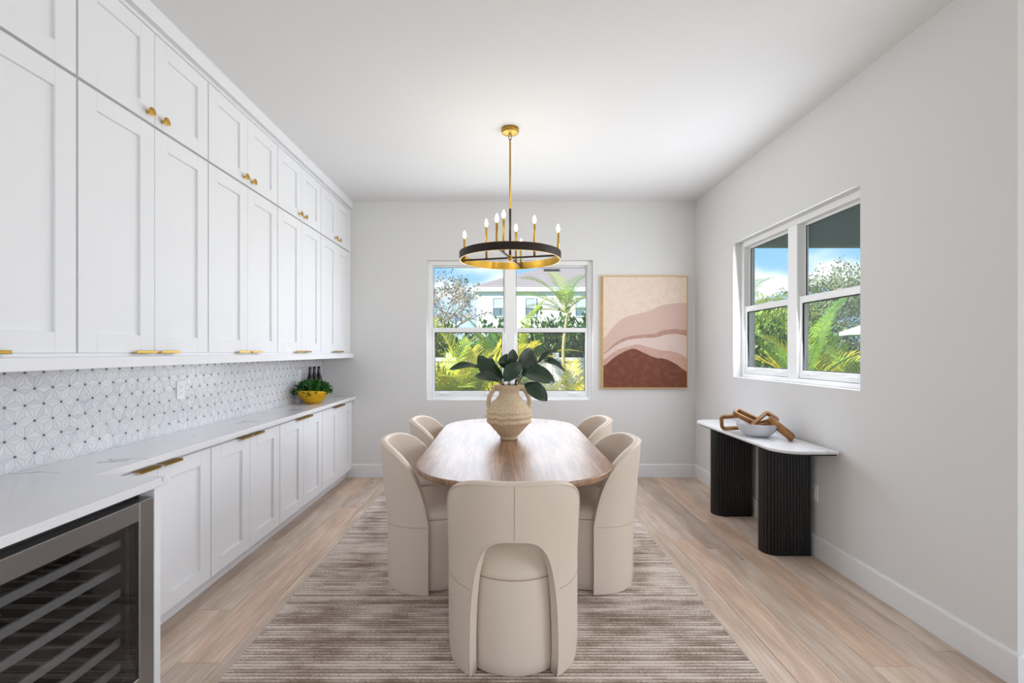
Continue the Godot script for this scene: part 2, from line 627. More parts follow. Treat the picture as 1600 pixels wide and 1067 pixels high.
func build_shell():
	# floor: subfloor with one plank after the other on it
	var fl := struct_root("floor")
	var st := begin()
	box(st, Vector3(LEFT - 0.2, -0.2, -BACK - 0.2), Vector3(FAR_SIDE, -0.012, REAR))
	put("subfloor", done(st), M.floor_joint, fl)
	var pitch := 0.1925
	var rest := []
	for k in M.size(): rest.append(null)
	var merged := []
	for k in 6: merged.append(begin())
	var g := 0.0008
	for k in range(-18, 25):
		var x0 := 1.43 + pitch * k
		var x1 := minf(x0 + pitch, FAR_SIDE)
		x0 = maxf(x0, LEFT)
		if x1 - x0 < 0.02: continue
		var z := -BACK if x0 < RIGHT else -1.907
		if k == -2: z -= 0.0
		var first := true
		while z < REAR - 0.01:
			var ln := rng.randf_range(1.35, 2.1)
			if first: ln = rng.randf_range(0.5, 1.9)
			first = false
			var z1 := minf(z + ln, REAR)
			if REAR - z1 < 0.25: z1 = REAR
			if z1 - z > 2.35: z1 = z + 2.3
			var tone := rng.randi() % 6
			var inview := x0 < RIGHT and z < -1.5
			if inview:
				var s := begin()
				plank(s, x0 + g, x1 - g, z + g, z1 - g, rng.randf_range(-0.0003, 0.0003))
				put("plank", done(s), M["oak_%d" % tone], fl)
			else:
				plank(merged[tone], x0 + g, x1 - g, z + g, z1 - g, 0.0)
			z = z1
	for k in 6:
		var o := put("planks_behind", done(merged[k]), M["oak_%d" % k], fl)
		o.set_meta("kind", "stuff")
	# ceiling and roof
	struct_mesh("ceiling", box_mesh(Vector3(LEFT - 0.2, CEIL, -BACK - 0.2), Vector3(FAR_SIDE + 0.2, CEIL + 0.2, REAR + 0.2)), M.ceiling_paint)
	struct_mesh("roof", box_mesh(Vector3(LEFT - 0.7, CEIL + 0.2, -BACK - 0.5), Vector3(8.2, CEIL + 0.35, REAR + 3.4)), M.fascia_white)
	# walls
	struct_mesh("wall_left", box_mesh(Vector3(LEFT - 0.2, -0.2, -BACK - 0.2), Vector3(LEFT, CEIL, REAR + 0.2)), M.wall_paint)
	st = begin()
	var zb := -BACK - 0.2
	box(st, Vector3(LEFT, -0.2, zb), Vector3(-0.851, CEIL, -BACK))
	box(st, Vector3(0.989, -0.2, zb), Vector3(RIGHT + 0.2, CEIL, -BACK))
	box(st, Vector3(-0.851, -0.2, zb), Vector3(0.989, 0.851, -BACK))
	box(st, Vector3(-0.851, 2.401, zb), Vector3(0.989, CEIL, -BACK))
	struct_mesh("wall_back", done(st), M.wall_paint)
	st = begin()
	box(st, Vector3(RIGHT, -0.2, -BACK), Vector3(RIGHT + 0.2, CEIL, -4.27))
	box(st, Vector3(RIGHT, -0.2, -2.749), Vector3(RIGHT + 0.2, CEIL, -1.907))
	box(st, Vector3(RIGHT, -0.2, -4.27), Vector3(RIGHT + 0.2, 1.155, -2.749))
	box(st, Vector3(RIGHT, 2.39, -4.27), Vector3(RIGHT + 0.2, CEIL, -2.749))
	struct_mesh("wall_right", done(st), M.wall_paint)
	struct_mesh("wall_passage", box_mesh(Vector3(RIGHT + 0.2, -0.2, -2.107), Vector3(FAR_SIDE + 0.2, CEIL, -1.907)), M.wall_paint)
	st = begin()
	box(st, Vector3(FAR_SIDE, -0.2, -1.907), Vector3(FAR_SIDE + 0.2, CEIL, 0.0))
	box(st, Vector3(FAR_SIDE, -0.2, 3.2), Vector3(FAR_SIDE + 0.2, CEIL, REAR + 0.2))
	box(st, Vector3(FAR_SIDE, 2.4, 0.0), Vector3(FAR_SIDE + 0.2, CEIL, 3.2))
	struct_mesh("wall_far_side", done(st), M.wall_paint)
	st = begin()
	box(st, Vector3(LEFT, -0.2, REAR), Vector3(-1.75, CEIL, REAR + 0.2))
	box(st, Vector3(2.95, -0.2, REAR), Vector3(FAR_SIDE, CEIL, REAR + 0.2))
	box(st, Vector3(-1.75, 2.4, REAR), Vector3(2.95, CEIL, REAR + 0.2))
	struct_mesh("wall_rear", done(st), M.wall_paint)
	for dr in [[Vector3(-1.75, 0, REAR + 0.1), 4.7, 0.0], [Vector3(FAR_SIDE + 0.1, 0, 3.2), 3.2, PI / 2]]:
		var d := struct_root("door_1" if dr[2] == 0.0 else "door_2")
		d.position = dr[0]; d.rotation.y = dr[2]
		var w: float = dr[1]
		st = begin()
		for k in 3:
			var x := (w - 0.06) * k / 2.0
			box(st, Vector3(x, 0, -0.03), Vector3(x + 0.06, 2.4, 0.03), 0.004)
		box(st, Vector3(0.06, 2.32, -0.03), Vector3(w - 0.06, 2.4, 0.03), 0.004)
		box(st, Vector3(0.06, -0.012, -0.03), Vector3(w - 0.06, 0.06, 0.03), 0.004)
		put("frame", done(st), M.window_vinyl, d)
		put("pane", box_mesh(Vector3(0.06, 0.06, -0.003), Vector3(w / 2 - 0.03, 2.32, 0.003)), M.glass, d)
		put("pane", box_mesh(Vector3(w / 2 + 0.03, 0.06, -0.003), Vector3(w - 0.06, 2.32, 0.003)), M.glass, d)
	# baseboards
	struct_mesh("baseboard_back", board(Vector3(-1.735, 0, -BACK), Vector3(RIGHT - 0.016, 0, -BACK), Vector3(0, 0, 1)), M.trim_paint)
	struct_mesh("baseboard_right", board(Vector3(RIGHT, 0, -BACK), Vector3(RIGHT, 0, -1.891), Vector3(-1, 0, 0)), M.trim_paint)
	struct_mesh("baseboard_passage", board(Vector3(RIGHT, 0, -1.907), Vector3(FAR_SIDE, 0, -1.907), Vector3(0, 0, 1)), M.trim_paint)

func board(a: Vector3, b: Vector3, n: Vector3) -> ArrayMesh:
	# a baseboard with an eased top edge from a to b, standing off the wall along n
	var prof := [Vector2(0.0, 0.0), Vector2(0.016, 0.0), Vector2(0.016, 0.131), Vector2(0.013, 0.139), Vector2(0.008, 0.143), Vector2(0.0, 0.144)]
	var st := begin()
	var dir := (b - a).normalized()
	var ra := []
	var rb := []
	for p in prof:
		ra.append(a + n * p.x + Vector3.UP * p.y)
		rb.append(b + n * p.x + Vector3.UP * p.y)
	var flip := dir.cross(Vector3.UP).dot(n) < 0
	grid(st, [rb, ra] if not flip else [ra, rb], false, true, -1)
	for i in range(1, prof.size() - 1):
		if flip:
			tri(st, rb[0], rb[i], rb[i + 1]); tri(st, ra[0], ra[i + 1], ra[i])
		else:
			tri(st, ra[0], ra[i], ra[i + 1]); tri(st, rb[0], rb[i + 1], rb[i])
	return done(st)

# ------------------------------------------------------------------- windows
func build_windows():
	var w := struct_root("window_1")
	w.position = Vector3(-0.851, 0.851, -BACK - 0.05)
	twin_window(w, 1.84, 1.55)
	w = struct_root("window_2")
	w.position = Vector3(RIGHT + 0.075, 1.155, -4.27)
	w.rotation.y = -PI / 2
	twin_window(w, 1.521, 1.235)

func ring_boxes(st: SurfaceTool, x0: float, x1: float, y0: float, y1: float, wl: float, wr: float, wb: float, wt: float, z0: float, z1: float, ch := 0.003):
	box(st, Vector3(x0, y0, z0), Vector3(x0 + wl, y1, z1), ch)
	box(st, Vector3(x1 - wr, y0, z0), Vector3(x1, y1, z1), ch)
	box(st, Vector3(x0 + wl, y0, z0), Vector3(x1 - wr, y0 + wb, z1), ch)
	box(st, Vector3(x0 + wl, y1 - wt, z0), Vector3(x1 - wr, y1, z1), ch)

func twin_window(w: Node3D, W: float, H: float):
	var fw := 0.045
	var st := begin()
	ring_boxes(st, 0, W, 0, H, fw, fw, 0.034, 0.046, -0.085, 0.0)
	put("frame", done(st), M.window_vinyl, w)
	var mull := 0.112
	put("mullion", box_mesh(Vector3(W / 2 - mull / 2, 0.034, -0.085), Vector3(W / 2 + mull / 2, H - 0.046, 0.004), 0.004), M.window_vinyl, w)
	var mid := H * 0.5
	for u in 2:
		var x0 := fw if u == 0 else W / 2 + mull / 2
		var x1 := W / 2 - mull / 2 if u == 0 else W - fw
		# fixed upper light, set back
		st = begin()
		ring_boxes(st, x0, x1, mid - 0.02, H - 0.046, 0.014, 0.014, 0.03, 0.016, -0.075, -0.05, 0.002)
		var up := put("upper_sash", done(st), M.window_vinyl, w)
		put("pane", box_mesh(Vector3(x0 + 0.014, mid + 0.01, -0.065), Vector3(x1 - 0.014, H - 0.062, -0.061)), M.glass, up)
		st = begin()
		ring_boxes(st, x0 + 0.014, x1 - 0.014, mid + 0.01, H - 0.062, 0.004, 0.004, 0.004, 0.004, -0.06, -0.0555, 0.0)
		put("gasket", done(st), M.gasket, up)
		# sliding lower sash, in front
		st = begin()
		ring_boxes(st, x0 + 0.002, x1 - 0.002, 0.036, mid + 0.028, 0.03, 0.03, 0.058, 0.05, -0.045, -0.012, 0.003)
		var lo := put("lower_sash", done(st), M.window_vinyl, w)
		put("pane", box_mesh(Vector3(x0 + 0.032, 0.094, -0.032), Vector3(x1 - 0.032, mid - 0.022, -0.028)), M.glass, lo)
		st = begin()
		ring_boxes(st, x0 + 0.032, x1 - 0.032, 0.094, mid - 0.022, 0.006, 0.006, 0.006, 0.008, -0.027, -0.018, 0.0)
		put("gasket", done(st), M.gasket, lo)
		for s in 2:
			var cx := lerpf(x0, x1, 0.17 if s == 0 else 0.8)
			st = begin()
			box(st, Vector3(cx - 0.05, 0.066, -0.014), Vector3(cx + 0.05, 0.071, 0.006), 0.002)
			box(st, Vector3(cx - 0.05, 0.062, 0.002), Vector3(cx + 0.05, 0.071, 0.006), 0.001)
			put("latch", done(st), M.window_vinyl, lo)
		st = begin()
		var cm := lerpf(x0, x1, 0.62)
		box(st, Vector3(cm - 0.025, mid + 0.028, -0.04), Vector3(cm + 0.025, mid + 0.036, -0.014), 0.002)
		put("sash_lock", done(st), M.window_vinyl, lo)

# ------------------------------------------------------------------- cabinets
const PITCH := 0.4065
const GRID0 := 1.832
const FACE_UP := -1.695
const FACE_LOW := -1.68

func door_mesh(w: float, h: float, rail: float) -> ArrayMesh:
	var st := begin()
	var s := 0.086
	box(st, Vector3(-0.02, 0, 0), Vector3(0, h, s), 0.0012)
	box(st, Vector3(-0.02, 0, w - s), Vector3(0, h, w), 0.0012)
	box(st, Vector3(-0.02, 0, s), Vector3(0, rail, w - s), 0.0008)
	box(st, Vector3(-0.02, h - rail, s), Vector3(0, h, w - s), 0.0008)
	return done(st)

func panel_mesh(w: float, h: float, rail: float) -> ArrayMesh:
	return box_mesh(Vector3(-0.0195, rail - 0.004, 0.082), Vector3(-0.0125, h - rail + 0.004, w - 0.082))

func pull_mesh(up: bool) -> ArrayMesh:
	# an edge pull: a strip along the door edge with a lip; origin at the door's front edge
	var st := begin()
	var s := 1.0 if up else -1.0
	var a := Vector3(-0.02, 0.0, -0.064)
	box(st, Vector3(-0.016, minf(0.0, 0.003 * s), -0.064), Vector3(0.026, maxf(0.0, 0.003 * s), 0.064), 0.001)
	box(st, Vector3(0.022, minf(0.003 * s, -0.010 * s), -0.064), Vector3(0.0265, maxf(0.003 * s, -0.010 * s), 0.064), 0.0015)
	return done(st)

func knob_mesh() -> ArrayMesh:
	var st := begin()
	var prof := [Vector2(0.0, 0.0), Vector2(0.008, 0.0), Vector2(0.0065, 0.004), Vector2(0.0055, 0.012), Vector2(0.006, 0.022), Vector2(0.015, 0.0225), Vector2(0.0195, 0.0235), Vector2(0.0205, 0.026), Vector2(0.0195, 0.0285), Vector2(0.012, 0.0292), Vector2(0.0, 0.0294)]
	lathe(st, prof, 24)
	return done(st)

func build_cabinets():
	var gap := 0.0015
	var edge := 0.0045
	var w := PITCH - gap - edge
	var spots := ["cut by the picture's edge", "second from the camera", "middle one of five", "next to last before the window wall", "last, against the window wall"]
	# tall wall cabinets and the short ones on top of them
	var y0 := 1.384
	var y1 := 2.474
	var t0 := 2.487
	var t1 := 2.934
	var tall := door_mesh(w, y1 - y0, 0.08)
	var tall_p := panel_mesh(w, y1 - y0, 0.08)
	var short := door_mesh(w, t1 - t0, 0.08)
	var short_p := panel_mesh(w, t1 - t0, 0.08)
	var pull := pull_mesh(false)
	var pull_top := pull_mesh(true)
	var knob := knob_mesh()
	for u in 5:
		var da := GRID0 + PITCH * 2 * (u - 1)
		var db := da + PITCH * 2
		for row in 2:
			var top := row == 1
			var label: String = ("short white cabinet with brass knobs below the ceiling, " if top else "tall white shaker wall cabinet with edge pulls, ") + spots[u]
			var c := thing("top_cabinet" if top else "wall_cabinet", label, "cabinet", Vector3(0, 0, 0), 0.0, "short cabinets along the ceiling" if top else "tall wall cabinets over the counter")
			var lo := t0 - 0.006 if top else y0
			var hi := 2.95 if top else y1 + 0.006
			put("body", box_mesh(Vector3(LEFT + 0.001, lo, -db + 0.0005), Vector3(FACE_UP - 0.022, hi, -da - 0.0005), 0.001), M.cabinet_paint, c)
			for k in 2:
				var zd := -da - (edge if k == 0 else PITCH + gap) - w   # far end of the door
				var d := put("door", short if top else tall, M.cabinet_paint, c, Vector3(FACE_UP, t0 if top else y0, zd))
				put("panel", short_p if top else tall_p, M.cabinet_paint, d)
				if top:
					put("knob", knob, M.brass, d, Vector3(0, 0.042, 0.046 if k == 0 else w - 0.046), Vector3(0, 0, -PI / 2))
				else:
					put("pull", pull, M.brass_dark, d, Vector3(0, 0, 0.075 if k == 0 else w - 0.075))
	var zn := -(GRID0 - 2 * PITCH)
	var zf := -(GRID0 + 8 * PITCH)
	# frieze and crown above, light rail below, filler by the wall
	var st := begin()
	box(st, Vector3(LEFT + 0.001, 2.951, -BACK), Vector3(-1.705, CEIL, zn), 0.001)
	box(st, Vector3(-1.705, 2.968, -BACK), Vector3(-1.672, CEIL, zn), 0.002)
	struct_mesh("trim_1", done(st), M.cabinet_paint)
	st = begin()
	box(st, Vector3(LEFT + 0.001, 1.368, -BACK), Vector3(-1.70, 1.3835, zn), 0.001)
	box(st, Vector3(-1.70, 1.32, -BACK), Vector3(-1.667, 1.368, zn), 0.002)
	struct_mesh("trim_2", done(st), M.cabinet_paint)
	st = begin()
	box(st, Vector3(LEFT + 0.001, 1.384, -BACK), Vector3(FACE_UP - 0.004, 2.951, zf - 0.001), 0.001)
	box(st, Vector3(LEFT + 0.001, 0.09, -BACK), Vector3(FACE_LOW - 0.004, 0.862, zf - 0.001), 0.001)
	struct_mesh("trim_3", done(st), M.cabinet_paint)
	# base cabinets
	var b0 := 0.092
	var b1 := 0.838
	var low := door_mesh(w, b1 - b0, 0.082)
	var low_p := panel_mesh(w, b1 - b0, 0.082)
	var places := ["partly hidden behind the wine fridge counter", "second from the wine fridge", "third from the wine fridge", "below the gold bowl by the window wall"]
	for u in 4:
		var da := GRID0 + PITCH * 2 * u
		var db := da + PITCH * 2
		var c := thing("base_cabinet", "white shaker base cabinet under the worktop, " + places[u], "cabinet", Vector3.ZERO, 0.0, "base cabinets under the counter")
		st = begin()
		box(st, Vector3(LEFT + 0.001, 0.09, -db + 0.0005), Vector3(FACE_LOW - 0.022, 0.862, -da - 0.0005), 0.001)
		put("body", done(st), M.cabinet_paint, c)
		put("toe_kick", box_mesh(Vector3(LEFT + 0.001, 0.0, -db + (0.0 if u < 3 else -0.02)), Vector3(-1.742, 0.0895, -da)), M.cabinet_paint, c)
		for k in 2:
			var zd := -da - (edge if k == 0 else PITCH + gap) - w
			var d := put("door", low, M.cabinet_paint, c, Vector3(FACE_LOW, b0, zd))
			put("panel", low_p, M.cabinet_paint, d)
			put("pull", pull_top, M.brass_dark, d, Vector3(0, b1 - b0, 0.075 if k == 0 else w - 0.075))
	# the worktop: one slab with a deeper end over the fridge
	var poly := PackedVector2Array([Vector2(LEFT + 0.0125, 0.98), Vector2(-1.342, 0.98), Vector2(-1.342, 1.841), Vector2(-1.637, 1.841), Vector2(-1.637, BACK - 0.002), Vector2(LEFT + 0.0125, BACK - 0.002)])
	st = begin()
	prism(st, poly, 0.8625, 0.894, 0.003, 0.003)
	tag(put("countertop", done(st), M.quartz, self), "white quartz worktop with faint grey veins over the base cabinets and wine fridge", "countertop")

# ------------------------------------------------------------------- mosaic backsplash on the left wall
func build_backsplash():
	var wall: Node3D = thing("backsplash", "white marble star mosaic backsplash with small metal dots between counter and wall cabinets", "backsplash", Vector3(LEFT, 0.895, 0))
	put("grout", box_mesh(Vector3(0.0005, -0.01, -BACK + 0.002), Vector3(0.0088, 1.366 - 0.895, -0.98)), M.grout, wall)
	var a := 0.0795
	var rh := a * sqrt(3.0) / 2
	var base_y := 1.300
	var pieces := []   # [sort key, points]
	var dots_dark := begin()
	var dots_pale := begin()
	for r in range(-1, 7):
		for k in range(0, 53):
			var sh := 0.0 if posmod(r, 2) == 0 else 0.5
			var z := -(0.98 + a * (k + sh))
			var p := Vector2(z, base_y - rh * r)          # a dot
			if p.y < 1.36 and p.y > 0.90 and z > -BACK + 0.02:
				var row0 := []
				var dots: SurfaceTool = dots_pale if fposmod(sin(r * 12.9 + k * 78.2) * 43758.5, 1.0) < 0.24 else dots_dark
				var row1 := []
				for q in 8:
					var an := TAU * q / 8
					row0.append(Vector3(0.0122, p.y - 0.895 + sin(an) * 0.0053, p.x - cos(an) * 0.0053))
				for q in range(1, 7):
					tri(dots, row0[0], row0[q], row0[q + 1])
				for q in 8:
					var lo := Vector3(-0.004, 0, 0)
					quad(dots, row0[q] + lo, row0[(q + 1) % 8] + lo, row0[(q + 1) % 8], row0[q])
			var right := Vector2(z - a, p.y)
			var down := Vector2(z - a / 2, p.y - rh)
			var up := Vector2(z - a / 2, p.y + rh)
			for t in [[p, right, down], [p, up, right]]:
				var c: Vector2 = (t[0] + t[1] + t[2]) / 3.0
				for e in 3:
					pieces.append([t[e], t[(e + 1) % 3], c])
	var lone := 0
	var mass := []
	for k in 4: mass.append(begin())
	for pc in pieces:
		var mid: Vector2 = (pc[0] + pc[1] + pc[2]) / 3.0
		var lo_y := minf(pc[0].y, minf(pc[1].y, pc[2].y))
		var hi_y := maxf(pc[0].y, maxf(pc[1].y, pc[2].y))
		if hi_y < 0.897 or lo_y < 0.85 or mid.y > 1.362 or mid.x < -BACK + 0.02 or mid.x > -0.99: continue
		var pts := []
		for q in 3:
			var v: Vector2 = pc[q]
			v = v + (mid - v).normalized() * (0.0021 if q < 2 else 0.0008)
			v.y = minf(v.y, 1.365)
			v.x = clampf(v.x, -BACK + 0.003, -0.985)
			pts.append(v)
		var tone := 0
		var h := fposmod(sin(mid.x * 127.1 + mid.y * 311.7) * 43758.5453, 1.0)
		tone = 0 if h < 0.4 else (1 if h < 0.65 else (2 if h < 0.9 else 3))
		var lift := 0.0095 + 0.0012 * fposmod(h * 7.3, 1.0)
		var seen_first := mid.x < -1.83 and mid.x > -2.47 and mid.y < 1.315 and lone < 300
		var st: SurfaceTool = begin() if seen_first else mass[tone]
		var f := []
		for v in pts: f.append(Vector3(lift, v.y - 0.895, v.x))
		var n: Vector3 = ((f[1] as Vector3) - f[0]).cross((f[2] as Vector3) - f[0])
		if n.x < 0: f = [f[0], f[2], f[1]]
		var back := []
		var ctr: Vector3 = (f[0] + f[1] + f[2]) / 3.0
		var front := []
		for v in f:
			back.append(Vector3(0.008, v.y, v.z))
			front.append(v + ((ctr - v).normalized() * 0.0008) + Vector3(0.0004, 0, 0))
		tri(st, front[0], front[1], front[2])
		for q in 3:
			quad(st, f[q], f[(q + 1) % 3], front[(q + 1) % 3], front[q])
			quad(st, back[q], back[(q + 1) % 3], f[(q + 1) % 3], f[q])
		if seen_first:
			lone += 1
			put("tile", done(st), M["tile_%d" % tone], wall)
	for k in 4:
		put("tiles_beyond", done(mass[k]), M["tile_%d" % k], wall).set_meta("kind", "stuff")
	put("metal_dots", done(dots_dark), M.tile_dot, wall).set_meta("kind", "stuff")
	put("metal_dots", done(dots_pale), M.tile_dot_pale, wall).set_meta("kind", "stuff")

# ------------------------------------------------------------------- wine fridge and its housing
func build_fridge():
	var st := begin()
	var z0 := -1.836
	box(st, Vector3(-1.98, 0.0, -1.83), Vector3(-1.362, 0.862, -1.797), 0.002)
	tag(put("end_panel", done(st), M.cabinet_paint, self), "white cabinet end panel standing beside the wine fridge", "panel")
	tag(put("end_panel", box_mesh(Vector3(-1.98, 0.0, -1.165), Vector3(-1.362, 0.862, -1.13), 0.002), M.cabinet_paint, self), "white cabinet end panel on the camera side of the wine fridge", "panel")
	var f := thing("wine_fridge", "stainless steel under-counter wine fridge with dark glass door and grey racks", "fridge", Vector3(-1.36, 0, -1.792))
	# local: x from the front face back, z towards the camera 0..0.622
	var w := 0.622
	var top := 0.826
	var b := 0.10
	st = begin()
	box(st, Vector3(-0.60, b, 0.004), Vector3(-0.58, top, w - 0.004))
	box(st, Vector3(-0.58, b, 0.004), Vector3(-0.062, top, 0.03))
	box(st, Vector3(-0.58, b, w - 0.03), Vector3(-0.062, top, w - 0.004))
	box(st, Vector3(-0.58, top - 0.03, 0.03), Vector3(-0.062, top, w - 0.03))
	box(st, Vector3(-0.58, b, 0.03), Vector3(-0.062, b + 0.04, w - 0.03))
	put("body", done(st), M.fridge_inside, f)
	st = begin()
	box(st, Vector3(-0.60, 0.0, 0.004), Vector3(-0.05, b - 0.002, w - 0.004))
	for k in 5: box(st, Vector3(-0.05, 0.015 + 0.016 * k, 0.03), Vector3(-0.045, 0.023 + 0.016 * k, w - 0.03))
	put("kick_grille", done(st), M.fridge_black, f)
	put("vent_strip", box_mesh(Vector3(-0.58, top + 0.001, 0.004), Vector3(-0.055, 0.86, w - 0.004)), M.fridge_black, f)
	st = begin()
	var s := 0.07
	ring_door(st, s, w, b, top)
	var d := put("door", done(st), M.stainless, f)
	put("glass", box_mesh(Vector3(-0.012, b + s, s), Vector3(-0.006, top - s, w - s)), M.smoked_glass, d)
	st = begin()
	# dark border behind the glass
	for q in [[s, s + 0.012, b + s, top - s], [w - s - 0.012, w - s, b + s, top - s]]:
		box(st, Vector3(-0.03, q[2], q[0]), Vector3(-0.014, q[3], q[1]))
	box(st, Vector3(-0.03, b + s, s), Vector3(-0.014, b + s + 0.012, w - s))
	box(st, Vector3(-0.03, top - s - 0.012, s), Vector3(-0.014, top - s, w - s))
	put("glass_border", done(st), M.fridge_black, d)
	for k in 6:
		var y := 0.667 - 0.0935 * k
		st = begin()
		box(st, Vector3(-0.10, y - 0.015, 0.05), Vector3(-0.085, y + 0.015, w - 0.05), 0.003)
		for q in 7:
			var zz := lerpf(0.07, w - 0.08, q / 6.0)
			box(st, Vector3(-0.55, y - 0.004, zz), Vector3(-0.10, y + 0.002, zz + 0.008))
		box(st, Vector3(-0.565, y - 0.004, 0.04), Vector3(-0.55, y + 0.006, w - 0.04))
		put("rack", done(st), M.rack, f)

func ring_door(st: SurfaceTool, s: float, w: float, b: float, top: float):
	box(st, Vector3(-0.055, b, 0), Vector3(0, top, s), 0.003)
	box(st, Vector3(-0.055, b, w - s), Vector3(0, top, w), 0.003)
	box(st, Vector3(-0.055, b, s), Vector3(0, b + s, w - s), 0.003)
	box(st, Vector3(-0.055, top - s, s), Vector3(0, top, w - s), 0.003)

# ------------------------------------------------------------------- gold bowl, greenery, bottles on the counter
func build_counter_things():
	var at := Vector3(-1.82, 0.8945, -4.40)
	var st := begin()
	var rows := []
	var n := noise(61, 6.0, 2)
	for p in [Vector2(0.0, 0.0), Vector2(0.06, 0.0), Vector2(0.072, 0.004), Vector2(0.098, 0.03), Vector2(0.122, 0.06), Vector2(0.139, 0.09), Vector2(0.15, 0.122), Vector2(0.149, 0.125), Vector2(0.145, 0.122), Vector2(0.133, 0.09), Vector2(0.115, 0.06), Vector2(0.09, 0.032), Vector2(0.0, 0.02)]:
		var row := []
		for j in 40:
			var a := TAU * j / 40
			var wob := 1.0 + n.get_noise_3d(sin(a), cos(a), p.y * 8.0) * 0.05 + 0.03 * cos(a * 2.0)
			row.append(Vector3(sin(a) * p.x * wob, p.y * (1.0 + 0.06 * cos(a * 2) * p.x / 0.15), cos(a) * p.x * wob))
		rows.append(row)
	grid(st, rows, false, true, 1)
	var bowl := thing("gold_bowl", "hammered gold bowl holding greenery on the worktop", "bowl", at)
	put("shell", done(st), M.gold_leaf, bowl)
	# greenery: sprigs of small leaves, rooted in the bowl
	var g := thing("greenery", "mound of small-leaved green sprigs spilling over the gold bowl", "plant", at + Vector3(0, 0.03, 0))
	var stems := begin()
	var leaf := leaf_mesh(0.026, 0.014, 0.3)
	var xf := []
	var cols := []
	var r := RandomNumberGenerator.new()
	r.seed = 8
	for k in 150:
		var az := r.randf() * TAU
		var el := acos(r.randf_range(-0.02, 1.0))
		var dir := Vector3(sin(el) * cos(az), cos(el) * 0.62, sin(el) * sin(az))
		var reach := r.randf_range(0.14, 0.185)
		var root := Vector3(dir.x * 0.05, 0.03, dir.z * 0.05)
		var tip := Vector3(0, 0.085, 0) + dir * reach
		if dir.y < 0.25: tip.y -= r.randf_range(0.0, 0.045)
		var midp := (root + tip) * 0.5 + Vector3(0, 0.05, 0)
		var path := []
		for q in 6:
			var t := q / 5.0
			path.append(root.lerp(midp, t).lerp(midp.lerp(tip, t), t))
		tube(stems, path, [0.0014], 4)
		for q in 12:
			var t := 0.4 + 0.6 * q / 11.0
			var p := root.lerp(midp, t).lerp(midp.lerp(tip, t), t)
			var d := (tip - midp).normalized()
			var out := Vector3(r.randf_range(-1, 1), r.randf_range(-0.4, 1), r.randf_range(-1, 1)).normalized()
			xf.append(leaf_at(p, (d * 0.6 + out).normalized(), r.randf() * TAU, r.randf_range(0.8, 1.25)))
			cols.append(Color8(58, 128, 38).lerp(Color8(28, 74, 26), r.randf()).srgb_to_linear())
	put("stems", done(stems), M.green_sprig, g)
	scatter("foliage", leaf, xf, cols, g)
	# three bottles behind the bowl
	var bm := lathe_mesh([Vector2(0, 0.0), Vector2(0.034, 0.0), Vector2(0.0375, 0.004), Vector2(0.0375, 0.17), Vector2(0.036, 0.195), Vector2(0.028, 0.232), Vector2(0.019, 0.262), Vector2(0.0155, 0.285), Vector2(0.0145, 0.322)], 24)
	var cm := lathe_mesh([Vector2(0.0152, 0.0), Vector2(0.0158, 0.001), Vector2(0.0158, 0.016), Vector2(0.0145, 0.0185), Vector2(0, 0.0185)], 24)
	var lab := ["dark brown glass bottle behind the gold bowl, first of three from the camera", "dark brown glass bottle behind the gold bowl, middle of three", "dark brown glass bottle behind the gold bowl, last of three by the window wall"]
	for k in 3:
		var b := thing("bottle", lab[k], "bottle", Vector3(-1.93 , 0.8945, [-4.594, -4.70, -4.81][k]), 0.0, "bottles behind the gold bowl")
		put("body", bm, M.bottle_glass, b)
		put("cap", cm, M.bottle_cap, b, Vector3(0, 0.322, 0))

func leaf_mesh(ln: float, w: float, fold: float) -> ArrayMesh:
	# a small folded leaf along +y, six triangles
	var st := begin()
	var a := Vector3(0, 0, 0)
	var t := Vector3(0, ln, -fold * w * 0.4)
	var m1 := Vector3(0, ln * 0.35, fold * w * 0.3)
	var m2 := Vector3(0, ln * 0.7, fold * w * 0.15)
	for s in [-1.0, 1.0]:
		var p1 := Vector3(s * w * 0.5, ln * 0.38, -fold * w * 0.35)
		var p2 := Vector3(s * w * 0.36, ln * 0.72, -fold * w * 0.4)
		if s > 0:
			tri(st, a, p1, m1); tri(st, m1, p1, p2); tri(st, m1, p2, m2); tri(st, m2, p2, t)
		else:
			tri(st, a, m1, p1); tri(st, m1, p2, p1); tri(st, m1, m2, p2); tri(st, m2, t, p2)
	return done(st)

func leaf_at(p: Vector3, dir: Vector3, roll: float, s: float) -> Transform3D:
	var y := dir.normalized()
	var x := y.cross(Vector3.UP)
	if x.length() < 0.05: x = Vector3.RIGHT
	x = x.normalized().rotated(y, roll)
	return Transform3D(Basis(x, y, x.cross(y)).scaled_local(Vector3.ONE * s), p)

func scatter(called: String, mesh: Mesh, xf: Array, cols: Array, parent: Node3D) -> MultiMeshInstance3D:
	var mm := MultiMesh.new()
	mm.transform_format = MultiMesh.TRANSFORM_3D
	mm.use_colors = true
	mm.mesh = mesh
	mm.instance_count = xf.size()
	for i in xf.size():
		mm.set_instance_transform(i, xf[i])
		mm.set_instance_color(i, cols[i])
	var o := MultiMeshInstance3D.new()
	o.name = part_name(called, parent)
	o.multimesh = mm
	o.material_override = M.leaf_tint
	o.set_meta("kind", "stuff")
	parent.add_child(o, true)
	return o

